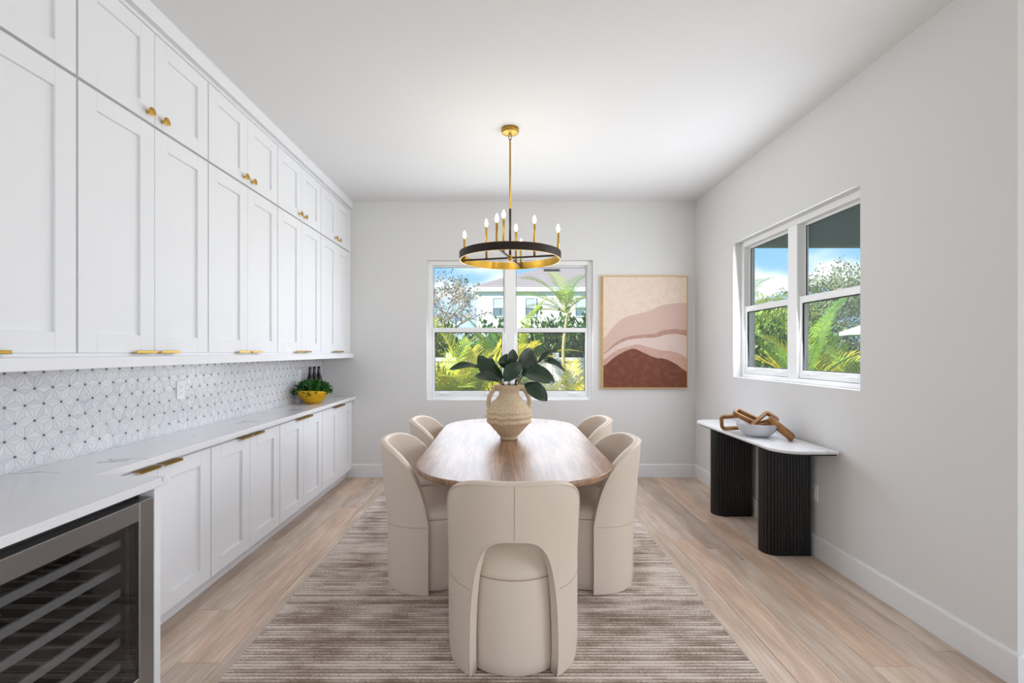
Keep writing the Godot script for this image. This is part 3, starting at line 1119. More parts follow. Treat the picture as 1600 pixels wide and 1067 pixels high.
func build_outlets():
	var plate := begin()
	box(plate, Vector3(0.0, -0.058, -0.036), Vector3(0.006, 0.058, 0.036), 0.002)
	var face := begin()
	box(face, Vector3(0.006, -0.034, -0.017), Vector3(0.008, 0.034, 0.017), 0.001)
	var slots := begin()
	for s in [-1.0, 1.0]:
		for q in [-0.006, 0.005]:
			box(slots, Vector3(0.0076, s * 0.018 - 0.004, q), Vector3(0.0083, s * 0.018 + 0.005, q + 0.0018))
		box(slots, Vector3(0.0076, s * 0.018 - 0.011, -0.002), Vector3(0.0083, s * 0.018 - 0.0075, 0.002))
	var pm := done(plate)
	var fm := done(face)
	var sm := done(slots)
	var spots := [[Vector3(LEFT + 0.0105, 1.151, -2.863), 0.0, "white power outlet on the mosaic backsplash, midway along the near counter"],
		[Vector3(LEFT + 0.0105, 1.15, -4.53), 0.0, "white power outlet on the mosaic backsplash just above the gold bowl greenery"],
		[Vector3(RIGHT - 0.0005, 0.43, -3.15), PI, "white power outlet low on the right-hand wall behind the console table leg"]]
	for s in spots:
		var o := thing("power_outlet", s[2], "outlet", s[0], s[1])
		put("plate", pm, M.plate_white, o)
		var f := put("socket", fm, M.plate_white, o)
		put("slots", sm, M.slot_dark, f)

# ==================================================================== rug
func build_rug():
	var w := 512
	var h := 1248
	var im := Image.create(w, h, false, Image.FORMAT_RGB8)
	var patch := noise(101, 1.0, 4)
	var streak := noise(102, 1.0, 3)
	var fine := noise(103, 1.0, 2)
	var r := RandomNumberGenerator.new()
	r.seed = 12
	var rows := []
	for k in 400: rows.append(r.randf())
	var lightc := Color8(234, 220, 209)
	var darkc := Color8(132, 109, 92)
	for y in h:
		var v := y / float(h) * 3.12
		var rib := int(v / 0.02)
		var in_rib := fposmod(v / 0.02, 1.0)
		for x in w:
			var u := x / float(w) * 2.305
			var p := patch.get_noise_2d(u * 2.4, v * 2.4) * 0.55
			var s := streak.get_noise_2d(u * 3.0, rib * 3.7) * 0.62
			var f := fine.get_noise_2d(u * 60.0, v * 160.0) * 0.36
			var groove := 0.55 * smoothstep(0.3, 0.5, absf(in_rib - 0.5))
			var t := clampf(0.22 + p + s * 0.75 + f + groove + (rows[rib] - 0.5) * 0.5, 0.0, 1.0)
			im.set_pixel(x, y, lightc.lerp(darkc, t))
	var m := mat("rug_pile", Color(1, 1, 1), 0.85)
	m.albedo_texture = tex(im)
	m.rim_enabled = true
	m.rim = 0.35
	m.rim_tint = 0.4
	mat("rug_binding", Color8(200, 186, 172), 0.8)
	var x0 := -1.2
	var x1 := 1.105
	var d0 := 1.6
	var st := begin()
	var pts := []
	var vs := []
	for k in 156 * 4 + 1:
		var t := k / 4.0
		vs.append(t / 156.0)
		pts.append([0.0105 - 0.0028 * cos(TAU * t), -(d0 + 0.02 * t)])
	var rws := []
	for p in pts: rws.append([Vector3(x0 + 0.008, p[0], p[1]), Vector3(x1 - 0.008, p[0], p[1])])
	grid(st, rws, false, false, 1, [[0.0, 1.0], vs])
	var rug := thing("rug", "taupe ribbed area rug with distressed brown streaks under the dining table", "rug", Vector3.ZERO)
	put("pile", done(st), M.rug_pile, rug)
	st = begin()
	var d1 := d0 + 3.12
	box(st, Vector3(x0, 0.0006, -d1 - 0.006), Vector3(x0 + 0.010, 0.011, -d0 + 0.006), 0.003)
	box(st, Vector3(x1 - 0.010, 0.0006, -d1 - 0.006), Vector3(x1, 0.011, -d0 + 0.006), 0.003)
	box(st, Vector3(x0 + 0.010, 0.0006, -d1 - 0.006), Vector3(x1 - 0.010, 0.011, -d1 + 0.002), 0.003)
	box(st, Vector3(x0 + 0.010, 0.0006, -d0 - 0.002), Vector3(x1 - 0.010, 0.011, -d0 + 0.006), 0.003)
	box(st, Vector3(x0 + 0.010, 0.0006, -d1), Vector3(x1 - 0.010, 0.004, -d0))
	put("binding", done(st), M.rug_binding, rug)

# ==================================================================== dining table
func table_outline(cx: float, a: float, d0: float, d1: float, c: float, n: float) -> PackedVector2Array:
	var out := PackedVector2Array()
	var steps := 28
	for k in steps + 1:
		var t := PI * k / steps
		out.append(Vector2(cx + a * signf(cos(t)) * pow(absf(cos(t)), 2 / n), d1 - c + c * pow(absf(sin(t)), 2 / n)))
	for k in steps + 1:
		var t := PI + PI * k / steps
		out.append(Vector2(cx + a * signf(cos(t)) * pow(absf(cos(t)), 2 / n), d0 + c - c * pow(absf(sin(t)), 2 / n)))
	return out

func build_table():
	var t := thing("dining_table", "long dining table with rounded ends and brown wood grain top", "table", Vector3.ZERO)
	var st := begin()
	prism(st, table_outline(0.056, 0.557, 2.185, 4.365, 0.52, 2.35), 0.726, 0.76, 0.008, 0.016, 1, 4)
	put("tabletop", done(st), M.table_wood, t)
	st = begin()
	prism(st, rounded_rect(-0.10, 0.20, 2.95, 3.65, [0.12, 0.12, 0.12, 0.12]), 0.0136, 0.7258, 0.0, 0.005, 1)
	put("pedestal", done(st), M.table_edge, t)

# ==================================================================== barrel chairs
func shell_top(deg: float) -> float:
	var xs := [0.0, 28.0, 42.0, 54.0, 65.0, 74.0, 81.0, 86.0, 88.8, 90.0]
	var ys := [0.845, 0.842, 0.826, 0.797, 0.748, 0.682, 0.60, 0.51, 0.44, 0.40]
	deg = absf(deg)
	for i in xs.size() - 1:
		if deg <= xs[i + 1]:
			var t: float = (deg - xs[i]) / (xs[i + 1] - xs[i])
			var m0: float = 0.0 if i == 0 else (ys[i + 1] - ys[i - 1]) / (xs[i + 1] - xs[i - 1]) * (xs[i + 1] - xs[i])
			var m1: float = (ys[i + 1] - ys[i]) if i + 2 >= xs.size() else (ys[i + 2] - ys[i]) / (xs[i + 2] - xs[i]) * (xs[i + 1] - xs[i])
			return cubic_interpolate_h(ys[i], ys[i + 1], m0, m1, t)
	return ys[-1]

func cubic_interpolate_h(a: float, b: float, m0: float, m1: float, t: float) -> float:
	var t2 := t * t
	var t3 := t2 * t
	return (2 * t3 - 3 * t2 + 1) * a + (t3 - 2 * t2 + t) * m0 + (-2 * t3 + 3 * t2) * b + (t3 - t2) * m1

const ARCH := 37.0

func shell_bottom(deg: float) -> float:
	deg = absf(deg)
	if deg >= ARCH: return 0.0
	return 0.598 * pow(maxf(0.0, 1.0 - pow(deg / ARCH, 3.4)), 1 / 3.0)

func shell_point(deg: float, y: float, deep: float) -> Vector3:
	var q := deg_to_rad(deg)
	var r := 0.302 * (1.0 + 0.035 * pow(sin(2 * q), 2.0))
	r += 0.034 * smoothstep(0.42, 0.84, y) * maxf(0.0, cos(q))
	r -= 0.006 * smoothstep(0.06, 0.0, y)
	r -= deep
	return Vector3(r * sin(q), y, r * cos(q))

func make_chair(label: String) -> Node3D:
	var c := thing("dining_chair", label, "chair", Vector3.ZERO, 0.0, "cream barrel chairs around the dining table")
	# angle samples: dense where the arch rises and at the front edges
	var degs := []
	for k in 17:
		var u := k / 16.0
		degs.append(ARCH * (1.0 - pow(1.0 - u, 2.6)))
	for k in range(1, 15):
		var u := k / 14.0
		degs.append(ARCH + (90.0 - ARCH) * (1.0 - pow(1.0 - u, 1.7)))
	var all := []
	for k in range(degs.size() - 1, 0, -1): all.append(degs[k])
	for k in degs.size(): all.append(-degs[k])
	var thick := 0.042
	var rows := []
	for dg in all:
		var b := shell_bottom(dg)
		var t := shell_top(dg)
		var row := []
		var e := 0.014
		for k in 12:
			var y := lerpf(b, t - e, k / 11.0)
			row.append(shell_point(dg, y, 0.0))
		for k in range(1, 8):
			var a := PI * k / 8.0
			row.append(shell_point(dg, t - e + e * sin(a), thick * 0.5 * (1 - cos(a))))
		for k in 9:
			var y := lerpf(t - e, b, k / 8.0)
			row.append(shell_point(dg, y, thick))
		rows.append(row)
	var st := begin()
	grid(st, rows, false, false, 1)
	# underside of the shell, and the two front edges
	var und := []
	for r in rows: und.append([r[-1], r[0]])
	grid(st, und, false, false, 2)
	for s in 2:
		var r: Array = rows[0] if s == 0 else rows[-1]
		var n := r.size()
		for k in n / 2 - 1:
			if s == 0: quad(st, r[k], r[n - 1 - k], r[n - 2 - k], r[k + 1])
			else: quad(st, r[n - 1 - k], r[k], r[k + 1], r[n - 2 - k])
	var back := put("backrest", done(st), M.upholstery, c)
	# piping along the rim, down the front edges and round the arch
	var path := []
	for k in 12: path.append(shell_point(90.0, lerpf(0.002, shell_top(90.0) - 0.014, k / 12.0), -0.001))
	for dg in all: path.append(shell_point(dg, shell_top(dg) - 0.012, -0.0012))
	for k in range(1, 13): path.append(shell_point(-90.0, lerpf(shell_top(90.0) - 0.014, 0.002, k / 12.0), -0.001))
	st = begin()
	tube(st, path, [0.0034], 6)
	path = []
	for dg in all:
		if absf(dg) <= ARCH: path.append(shell_point(dg, maxf(shell_bottom(dg), 0.002), -0.0005))
	tube(st, path, [0.0034], 6)
	put("piping", done(st), M.upholstery_piping, back)
	# seams: across the legs of the shell and down the middle of the back
	st = begin()
	for s in [-1.0, 1.0]:
		path = []
		for k in 14: path.append(shell_point(s * lerpf(37.5, 90.0, k / 13.0), 0.372 + 0.012 * (k / 13.0), 0.0002))
		tube(st, path, [0.0016], 5)
	path = []
	for k in 10: path.append(shell_point(0.0, lerpf(0.598, 0.833, k / 9.0), 0.0002))
	tube(st, path, [0.0015], 5)
	put("seam", done(st), M.upholstery_seam, back)
	put("seat_base", lathe_mesh([Vector2(0, 0), Vector2(0.246, 0), Vector2(0.254, 0.008), Vector2(0.2555, 0.05), Vector2(0.2555, 0.404), Vector2(0.2535, 0.4085), Vector2(0, 0.4085)], 64), M.upholstery, c)
	put("seat", lathe_mesh([Vector2(0, 0.409), Vector2(0.2515, 0.409), Vector2(0.2545, 0.413), Vector2(0.254, 0.428), Vector2(0.247, 0.449), Vector2(0.229, 0.466), Vector2(0.19, 0.48), Vector2(0.12, 0.489), Vector2(0.05, 0.4925), Vector2(0, 0.493)], 64), M.upholstery, c)
	var ring := []
	for k in 64: ring.append(Vector3(sin(TAU * k / 64) * 0.2535, 0.4088, cos(TAU * k / 64) * 0.2535))
	st = begin()
	tube(st, ring, [0.0022], 6, true)
	put("seat_seam", done(st), M.upholstery_seam, c)
	return c

func build_chairs():
	var y := 0.0135
	var c := make_chair("cream upholstered barrel chair at the head of the table, its arched back to the camera")
	c.position = Vector3(0.044, y, -2.195)
	dup(c, "dining_chair", "cream upholstered barrel chair on the cabinet side of the table, nearer one of two", Vector3(-0.425, y, -2.89), -PI / 2)
	dup(c, "dining_chair", "cream upholstered barrel chair on the console side of the table, nearer one of two", Vector3(0.51, y, -2.90), PI / 2)
	dup(c, "dining_chair", "cream upholstered barrel chair on the cabinet side of the table, by the window wall", Vector3(-0.412, y, -3.70), -PI / 2)
	dup(c, "dining_chair", "cream upholstered barrel chair on the console side of the table, below the painting", Vector3(0.53, y, -3.72), PI / 2)

# ==================================================================== vase and magnolia leaves
func build_vase():
	var at := Vector3(0.038, 0.7605, -3.31)
	var v := thing("clay_vase", "rough sand-coloured clay vase with two handles on the dining table", "vase", at)
	var prof := [[0.0, 0.0], [0.056, 0.0], [0.063, 0.003], [0.0635, 0.018], [0.064, 0.026], [0.074, 0.034], [0.094, 0.056], [0.119, 0.084], [0.137, 0.106], [0.146, 0.116], [0.156, 0.122], [0.1615, 0.130], [0.160, 0.140], [0.1545, 0.147], [0.156, 0.154], [0.1655, 0.161], [0.1695, 0.168], [0.165, 0.176], [0.160, 0.183], [0.1595, 0.191], [0.163, 0.199], [0.1625, 0.206], [0.154, 0.214], [0.147, 0.228], [0.136, 0.246], [0.119, 0.266], [0.098, 0.287], [0.081, 0.306], [0.071, 0.324], [0.071, 0.340], [0.078, 0.354], [0.089, 0.370], [0.098, 0.384], [0.1, 0.3895], [0.097, 0.392], [0.09, 0.388], [0.078, 0.368], [0.062, 0.34], [0.062, 0.32], [0.10, 0.26], [0.12, 0.2], [0.10, 0.1], [0.0, 0.03]]
	var n := noise(111, 1.0, 3)
	var st := begin()
	var rows := []
	for p in prof:
		var row := []
		for j in 72:
			var a := TAU * j / 72
			var k: float = 1.0 + n.get_noise_3d(sin(a) * 2.2, p[1] * 22.0, cos(a) * 2.2) * 0.035
			var dy: float = n.get_noise_3d(sin(a) * 1.6 + 7.0, 3.0, cos(a) * 1.6) * 0.012 if p[1] > 0.1 and p[1] < 0.22 else 0.0
			row.append(Vector3(sin(a) * p[0] * k, p[1] + dy, cos(a) * p[0] * k))
		rows.append(row)
	grid(st, rows, false, true, 1)
	put("body", done(st), M.clay, v)
	for s in [-1.0, 1.0]:
		var path := []
		var rad := []
		var cps := [Vector3(0.084, 0.368, 0), Vector3(0.104, 0.36, 0), Vector3(0.126, 0.332, 0), Vector3(0.142, 0.297, 0), Vector3(0.147, 0.262, 0), Vector3(0.142, 0.234, 0), Vector3(0.13, 0.215, 0)]
		for k in 25:
			var t := k / 24.0 * (cps.size() - 1)
			var i := mini(int(t), cps.size() - 2)
			var p0: Vector3 = cps[maxi(i - 1, 0)]
			var p: Vector3 = (cps[i] as Vector3).cubic_interpolate(cps[i + 1], p0, cps[mini(i + 2, cps.size() - 1)], t - i)
			path.append(Vector3(p.x * s, p.y, 0))
			rad.append(0.0155 + 0.002 * n.get_noise_2d(t * 3.0, s * 9.0) + 0.004 * absf(k / 24.0 - 0.5))
		st = begin()
		tube(st, path, rad, 14)
		put("handle", done(st), M.clay, v)
	# the branch of big leaves: base and tip of each leaf read off the photograph's outline, depth by eye
	var b := thing("magnolia_branches", "dark green magnolia branches with broad leaves standing in the clay vase", "plant", at)
	var leaves := [
		# base x,y,z  tip x,y,z  width  normal tilt
		[Vector3(-0.20, 0.515, 0.03), Vector3(-0.425, 0.508, 0.08), 0.066, Vector3(0.1, 0.75, 0.65), 0],
		[Vector3(-0.085, 0.44, 0.05), Vector3(-0.222, 0.60, 0.03), 0.105, Vector3(-0.35, 0.1, 0.93), 0],
		[Vector3(-0.05, 0.418, 0.08), Vector3(-0.235, 0.465, 0.14), 0.082, Vector3(0.0, 0.6, 0.8), 1],
		[Vector3(-0.045, 0.43, 0.07), Vector3(-0.15, 0.575, 0.11), 0.098, Vector3(-0.55, 0.2, 0.8), 0],
		[Vector3(-0.025, 0.50, 0.02), Vector3(-0.02, 0.612, 0.04), 0.095, Vector3(-0.3, 0.1, 0.95), 0],
		[Vector3(0.012, 0.525, 0.03), Vector3(0.03, 0.645, 0.05), 0.075, Vector3(0.15, 0.1, 1.0), 1],
		[Vector3(0.085, 0.545, 0.06), Vector3(-0.035, 0.425, 0.13), 0.115, Vector3(-0.1, 0.35, 0.93), 0],
		[Vector3(0.07, 0.50, 0.03), Vector3(0.165, 0.655, 0.0), 0.11, Vector3(0.25, 0.15, 0.95), 1],
		[Vector3(0.09, 0.50, 0.0), Vector3(0.195, 0.62, -0.06), 0.10, Vector3(0.5, 0.2, 0.85), 1],
		[Vector3(0.095, 0.475, 0.07), Vector3(0.318, 0.425, 0.10), 0.135, Vector3(0.05, 0.55, 0.83), 0],
		[Vector3(0.085, 0.465, 0.03), Vector3(0.245, 0.51, 0.02), 0.115, Vector3(0.0, 0.35, 0.93), 0],
		[Vector3(0.108, 0.405, 0.08), Vector3(0.262, 0.295, 0.15), 0.112, Vector3(-0.1, 0.45, 0.88), 0],
		[Vector3(0.20, 0.54, -0.01), Vector3(0.345, 0.645, 0.01), 0.045, Vector3(-0.35, 0.6, 0.7), 0],
		[Vector3(0.235, 0.565, 0.0), Vector3(0.395, 0.50, 0.05), 0.062, Vector3(0.1, 0.8, 0.6), 0],
		[Vector3(0.23, 0.57, -0.02), Vector3(0.385, 0.545, -0.04), 0.04, Vector3(0.1, 0.9, 0.4), 0],
		[Vector3(-0.10, 0.50, -0.04), Vector3(-0.17, 0.57, -0.10), 0.08, Vector3(-0.4, 0.5, 0.75), 1],
		[Vector3(0.02, 0.47, -0.05), Vector3(0.06, 0.57, -0.12), 0.10, Vector3(0.1, 0.4, 0.9), 1],
	]
	var mouth := [Vector3(-0.03, 0.34, 0.0), Vector3(0.0, 0.34, 0.01), Vector3(0.035, 0.34, 0.0)]
	for l in leaves:
		var o := put("leaf", broad_leaf(l[0], l[1], l[2], l[3]), M.magnolia_top if l[4] == 0 else M.magnolia_dull, b)
		if l[2] > 0.07: put("midrib", leaf_rib(l[0], l[1], l[3]), M.magnolia_rib, o)
		st = begin()
		var mid: Vector3 = l[0]
		var from: Vector3 = mouth[0] if mid.x < -0.03 else (mouth[2] if mid.x > 0.06 else mouth[1])
		var path := []
		var c := Vector3(lerpf(from.x, mid.x, 0.35), lerpf(from.y, mid.y, 0.75), lerpf(from.z, mid.z, 0.4))
		for k in 9:
			var t := k / 8.0
			path.append(from.lerp(c, t).lerp(c.lerp(mid, t), t))
		tube(st, path, [0.0032, 0.003, 0.003, 0.003, 0.0028, 0.0026, 0.0024, 0.0022, 0.002], 6)
		put("stem", done(st), M.twig, b)

func leaf_rib(a: Vector3, t: Vector3, nrm: Vector3) -> ArrayMesh:
	var y := (t - a)
	var ln := y.length()
	y = y.normalized()
	var x := y.cross(nrm).normalized()
	var z := x.cross(y).normalized()
	var path := []
	for i in 12:
		var s := i / 12.0
		path.append(a + y * (s * ln) + z * (0.022 * sin(PI * s) * ln / 0.2 - 0.05 * ln * s * s))
	var st := begin()
	tube(st, path, [0.0013], 5)
	return done(st)

func broad_leaf(a: Vector3, t: Vector3, w: float, nrm: Vector3) -> ArrayMesh:
	var y := (t - a)
	var ln := y.length()
	y = y.normalized()
	var x := y.cross(nrm).normalized()
	var z := x.cross(y).normalized()
	var rows := []
	var back := []
	for i in 13:
		var s := i / 12.0
		var hw := w * 0.5 * pow(sin(PI * pow(s, 1.08)), 0.66) if i > 0 and i < 12 else 0.0008
		var row := []
		var brow := []
		for j in 7:
			var q := (j - 3) / 3.0
			var lift := 0.30 * hw * absf(q) + 0.022 * sin(PI * s) * ln / 0.2 - 0.05 * ln * s * s + 0.004 * sin(s * 9.0 + q * 2.0) * absf(q)
			var p := a + y * (s * ln) + x * (q * hw) + z * lift
			row.append(p)
			brow.append(p - z * 0.0009)
		rows.append(row)
		brow.reverse()
		back.append(brow)
	var st := begin()
	grid(st, rows, false, false, 1)
	grid(st, back, false, false, 2)
	return done(st)

# ==================================================================== chandelier
func build_chandelier():
	var ctr := Vector3(0.048, 0.0, -3.44)
	var c := thing("chandelier", "round bronze and gold ring chandelier with eight lit candle bulbs above the table", "chandelier", ctr)
	var y0 := 2.067
	var y1 := 2.125
	put("canopy", lathe_mesh([Vector2(0, 3.018), Vector2(0.05, 3.018), Vector2(0.06, 3.0195), Vector2(0.0645, 3.024), Vector2(0.0655, 3.0498), Vector2(0, 3.0498)], 40), M.brass_dark, c)
	var st := begin()
	var path := []
	for k in 20:
		var a := TAU * k / 20
		path.append(Vector3(cos(a) * 0.010, 2.992 + sin(a) * 0.026, 0))
	tube(st, path, [0.0028], 8, true)
	path = []
	for k in 16:
		var a := TAU * k / 16
		path.append(Vector3(0, 2.966 + sin(a) * 0.010, cos(a) * 0.007))
	tube(st, path, [0.0024], 8, true)
	put("chain_link", done(st), M.bronze, c)
	put("upper_rod", lathe_mesh([Vector2(0, 2.45), Vector2(0.0065, 2.45), Vector2(0.0065, 2.955), Vector2(0.004, 2.96), Vector2(0, 2.96)], 16), M.brass_dark, c)
	put("lower_rod", lathe_mesh([Vector2(0, 2.10), Vector2(0.0085, 2.10), Vector2(0.0085, 2.452), Vector2(0.007, 2.455), Vector2(0, 2.455)], 16), M.bronze, c)
	put("hub", lathe_mesh([Vector2(0, 2.062), Vector2(0.007, 2.062), Vector2(0.009, 2.066), Vector2(0.009, 2.072), Vector2(0.021, 2.073), Vector2(0.022, 2.076), Vector2(0.022, 2.102), Vector2(0.02, 2.105), Vector2(0, 2.105)], 24), M.brass, c)
	var R := 0.378
	st = begin()
	lathe(st, [Vector2(R - 0.0035, y0), Vector2(R, y0), Vector2(R, y1), Vector2(R - 0.0035, y1)], 96, Vector3.ZERO, -1)
	var ring := put("ring", smooth_ring(R, y0 + 0.0025, y1 - 0.0025, true), M.bronze, c)
	put("ring_lining", smooth_ring(R - 0.004, y0, y1, false), M.brass, ring)
	var dirs := [Vector2(-0.965, 0.26), Vector2(0.965, -0.26), Vector2(-0.26, -0.965), Vector2(0.26, 0.965)]
	for v in dirs:
		var d := Vector3(v.x, 0, -v.y)
		var o := put("arm", box_mesh(Vector3(-0.0065, 2.081, 0.018), Vector3(0.0065, 2.094, R - 0.004), 0.001), M.bronze, c)
		o.rotation.y = atan2(d.x, d.z)
	var tubes := [lathe_mesh([Vector2(0, 0), Vector2(0.0085, 0), Vector2(0.0085, 0.18), Vector2(0.0075, 0.182), Vector2(0, 0.182)], 16), lathe_mesh([Vector2(0, 0), Vector2(0.0085, 0), Vector2(0.0085, 0.235), Vector2(0.0075, 0.237), Vector2(0, 0.237)], 16)]
	var bulb := lathe_mesh([Vector2(0, 0), Vector2(0.006, 0.0), Vector2(0.0075, 0.006), Vector2(0.0125, 0.018), Vector2(0.0135, 0.026), Vector2(0.0115, 0.038), Vector2(0.007, 0.05), Vector2(0.003, 0.059), Vector2(0, 0.063)], 20)
	for k in 8:
		var v: Vector2 = dirs[k % 4]
		var inner := k >= 4
		var rad := 0.185 if inner else R - 0.018
		var base := 2.094 if inner else 2.072
		var o := put("candle", tubes[1 if inner else 0], M.brass_dark, c, Vector3(v.x * rad, base, -v.y * rad))
		var top := 0.237 if inner else 0.182
		put("bulb", bulb, M.bulb, o, Vector3(0, top, 0))
		var l := OmniLight3D.new()
		l.name = "candle_light"
		l.light_color = Color(1.0, 0.965, 0.91)
		l.light_energy = 0.024
		l.light_size = 0.012
		l.omni_range = 14.0
		l.omni_attenuation = 2.0
		l.shadow_enabled = true
		l.position = Vector3(v.x * rad, base + top + 0.028, -v.y * rad)
		c.add_child(l, true)

func smooth_ring(R: float, y0: float, y1: float, outer: bool) -> ArrayMesh:
	var st := begin()
	var t := 0.004
	var seq := [[Vector2(R, y0), Vector2(R, y1)], [Vector2(R, y1), Vector2(R - t, y1)], [Vector2(R - t, y1), Vector2(R - t, y0)], [Vector2(R - t, y0), Vector2(R, y0)]]
	for k in 4: lathe(st, seq[k], 96, Vector3.ZERO, 2 + k)
	return done(st)

# ==================================================================== painting
func curve_at(pts: Array, x: float) -> float:
	for i in pts.size() - 1:
		if x <= pts[i + 1].x:
			var p0: Vector2 = pts[maxi(i - 1, 0)]
			var p3: Vector2 = pts[mini(i + 2, pts.size() - 1)]
			var a: Vector2 = pts[i]
			var b: Vector2 = pts[i + 1]
			return cubic_interpolate(a.y, b.y, p0.y, p3.y, (x - a.x) / (b.x - a.x))
	return pts[-1].y

func build_art():
	var w := 520
	var h := 700
	var im := Image.create(w, h, false, Image.FORMAT_RGB8)
	var curves := [
		[Vector2(57, 345), Vector2(100, 292), Vector2(150, 251), Vector2(210, 233), Vector2(260, 219), Vector2(320, 194), Vector2(380, 185), Vector2(430, 182)],
		[Vector2(57, 412), Vector2(110, 365), Vector2(160, 338), Vector2(220, 329), Vector2(280, 323), Vector2(330, 307), Vector2(380, 302), Vector2(430, 306)],
		[Vector2(57, 416), Vector2(110, 378), Vector2(165, 352), Vector2(235, 343), Vector2(290, 340), Vector2(340, 327), Vector2(390, 325), Vector2(430, 333)],
		[Vector2(57, 440), Vector2(110, 402), Vector2(160, 383), Vector2(212, 373), Vector2(260, 384), Vector2(310, 398), Vector2(360, 402), Vector2(400, 415), Vector2(430, 434)],
		[Vector2(57, 468), Vector2(110, 428), Vector2(160, 400), Vector2(195, 392), Vector2(240, 411), Vector2(290, 432), Vector2(330, 437), Vector2(380, 460), Vector2(430, 494)],
	]
	var cols := [Color8(233, 214, 199), Color8(214, 184, 173), Color8(186, 146, 132), Color8(226, 203, 196), Color8(204, 164, 150), Color8(118, 66, 48)]
	var n := noise(131, 0.02, 4)
	var warm := Color8(226, 190, 164)
	var bounds := []
	for c in curves:
		var row := []
		for x in w: row.append((curve_at(c, 57.0 + 373.0 * x / w) - 65.0) / 502.0 * h)
		bounds.append(row)
	for y in h:
		for x in w:
			var k := 0
			for b in 5:
				if y > bounds[b][x]: k = b + 1
			var c: Color = cols[k]
			var g := n.get_noise_2d(x, y)
			if k == 5: c = c.lerp(Color8(142, 84, 62), clampf(g * 1.2 + 0.15, 0.0, 0.7))
			else: c = c.lerp(warm, clampf(g * 0.5 + 0.1 * x / w, 0.0, 0.4))
			im.set_pixel(x, y, c)
	var m := mat("art_paint", Color(1, 1, 1), 0.75)
	m.albedo_texture = tex(im)
	mat("art_frame", Color8(222, 176, 92), 0.45, 0.3)
	var x0 := 1.086
	var x1 := 2.02
	var y0 := 0.986
	var y1 := 2.219
	var a := thing("painting", "framed abstract painting of layered pink and rust brown hills on the window wall", "painting", Vector3(x0, y0, -BACK + 0.001))
	var W := x1 - x0
	var H := y1 - y0
	var st := begin()
	ring_boxes(st, 0, W, 0, H, 0.008, 0.008, 0.008, 0.008, 0.0, 0.047, 0.001)
	put("frame", done(st), M.art_frame, a)
	st = begin()
	box(st, Vector3(0.009, 0.009, 0.002), Vector3(W - 0.009, H - 0.009, 0.041))
	var cv := put("canvas_edge", done(st), mat("canvas_edge", Color8(120, 84, 64), 0.8), a)
	st = begin()
	st.set_smooth_group(-1)
	var A := Vector3(0.009, 0.009, 0.0435); var B := Vector3(W - 0.009, 0.009, 0.0435); var C := Vector3(W - 0.009, H - 0.009, 0.0435); var D := Vector3(0.009, H - 0.009, 0.0435)
	tri_uv(st, A, B, C, Vector2(0, 1), Vector2(1, 1), Vector2(1, 0))
	tri_uv(st, A, C, D, Vector2(0, 1), Vector2(1, 0), Vector2(0, 0))
	put("canvas", done(st), m, a)

# ==================================================================== console table with bowl and wooden links
func build_console():
	var t := thing("console_table", "console table with white marble top and two black fluted legs against the right-hand wall", "table", Vector3.ZERO)
	var st := begin()
	# (x, d): counter-clockwise from above; the two front corners are large curves
	prism(st, rounded_rect(1.738, 2.112, 2.895, 4.265, [0.012, 0.012, 0.15, 0.15], 10), 0.741, 0.7615, 0.005, 0.005, 1)
	put("top", done(st), M.console_marble, t)
	st = begin()
	prism(st, rounded_rect(1.756, 2.108, 2.913, 4.247, [0.006, 0.006, 0.14, 0.14], 10), 0.729, 0.7408, 0.0, 0.002, 1)
	put("top_plate", done(st), M.console_black, t)
	for s in 2:
		var d0 := 3.125 if s == 0 else 3.872
		var base := rounded_rect(1.785, 2.094, d0, d0 + 0.175, [0.02, 0.02, 0.0875, 0.0875], 16)
		var fl := flutes(base, 0.0215, 0.0095)
		st = begin()
		prism(st, fl, 0.0008, 0.7288, 0.0, 0.002, 1, 2)
		put("fluted_leg", done(st), M.console_black, t)
	# bowl
	var at := Vector3(1.885, 0.7617, -3.43)
	var b := thing("stone_bowl", "pale grey stone bowl on the console table, holding wooden links", "bowl", at)
	put("shell", lathe_mesh([Vector2(0, 0), Vector2(0.068, 0), Vector2(0.078, 0.003), Vector2(0.10, 0.02), Vector2(0.122, 0.045), Vector2(0.137, 0.075), Vector2(0.143, 0.097), Vector2(0.1415, 0.0995), Vector2(0.136, 0.098), Vector2(0.128, 0.075), Vector2(0.112, 0.048), Vector2(0.09, 0.026), Vector2(0.06, 0.014), Vector2(0, 0.012)], 48), M.stone_bowl, b)
	# chain of wooden links draped through the bowl
	var c := thing("wooden_chain", "chain of chunky brown wooden links draped over the grey bowl and console top", "decoration", at)
	var link := link_mesh(0.205, 0.12, 0.025)
	# [centre, direction of the long side, face normal]
	var ls := [
		[Vector3(-0.07, 0.071, -0.20), Vector3(0.96, 0.10, 0.30), Vector3(-0.25, -0.12, 0.95), 1.0],
		[Vector3(-0.02, 0.125, -0.105), Vector3(0.72, -0.42, 0.55), Vector3(0.25, 0.85, 0.45), 0.95],
		[Vector3(-0.01, 0.078, 0.02), Vector3(0.84, 0.33, 0.38), Vector3(-0.3, 0.94, -0.1), 1.0],
		[Vector3(0.03, 0.105, 0.05), Vector3(0.80, 0.50, -0.25), Vector3(-0.2, 0.62, 0.74), 0.95],
		[Vector3(0.085, 0.080, 0.155), Vector3(0.52, -0.60, 0.60), Vector3(0.72, 0.70, 0.08), 0.98],
	]
	for l in ls:
		var o := put("link", link, M.link_wood, c)
		var x: Vector3 = (l[1] as Vector3).normalized()
		var z: Vector3 = (l[2] as Vector3)
		z = (z - x * z.dot(x)).normalized()
		o.transform = Transform3D(Basis(x, z.cross(x), z).scaled_local(Vector3.ONE * l[3]), l[0])

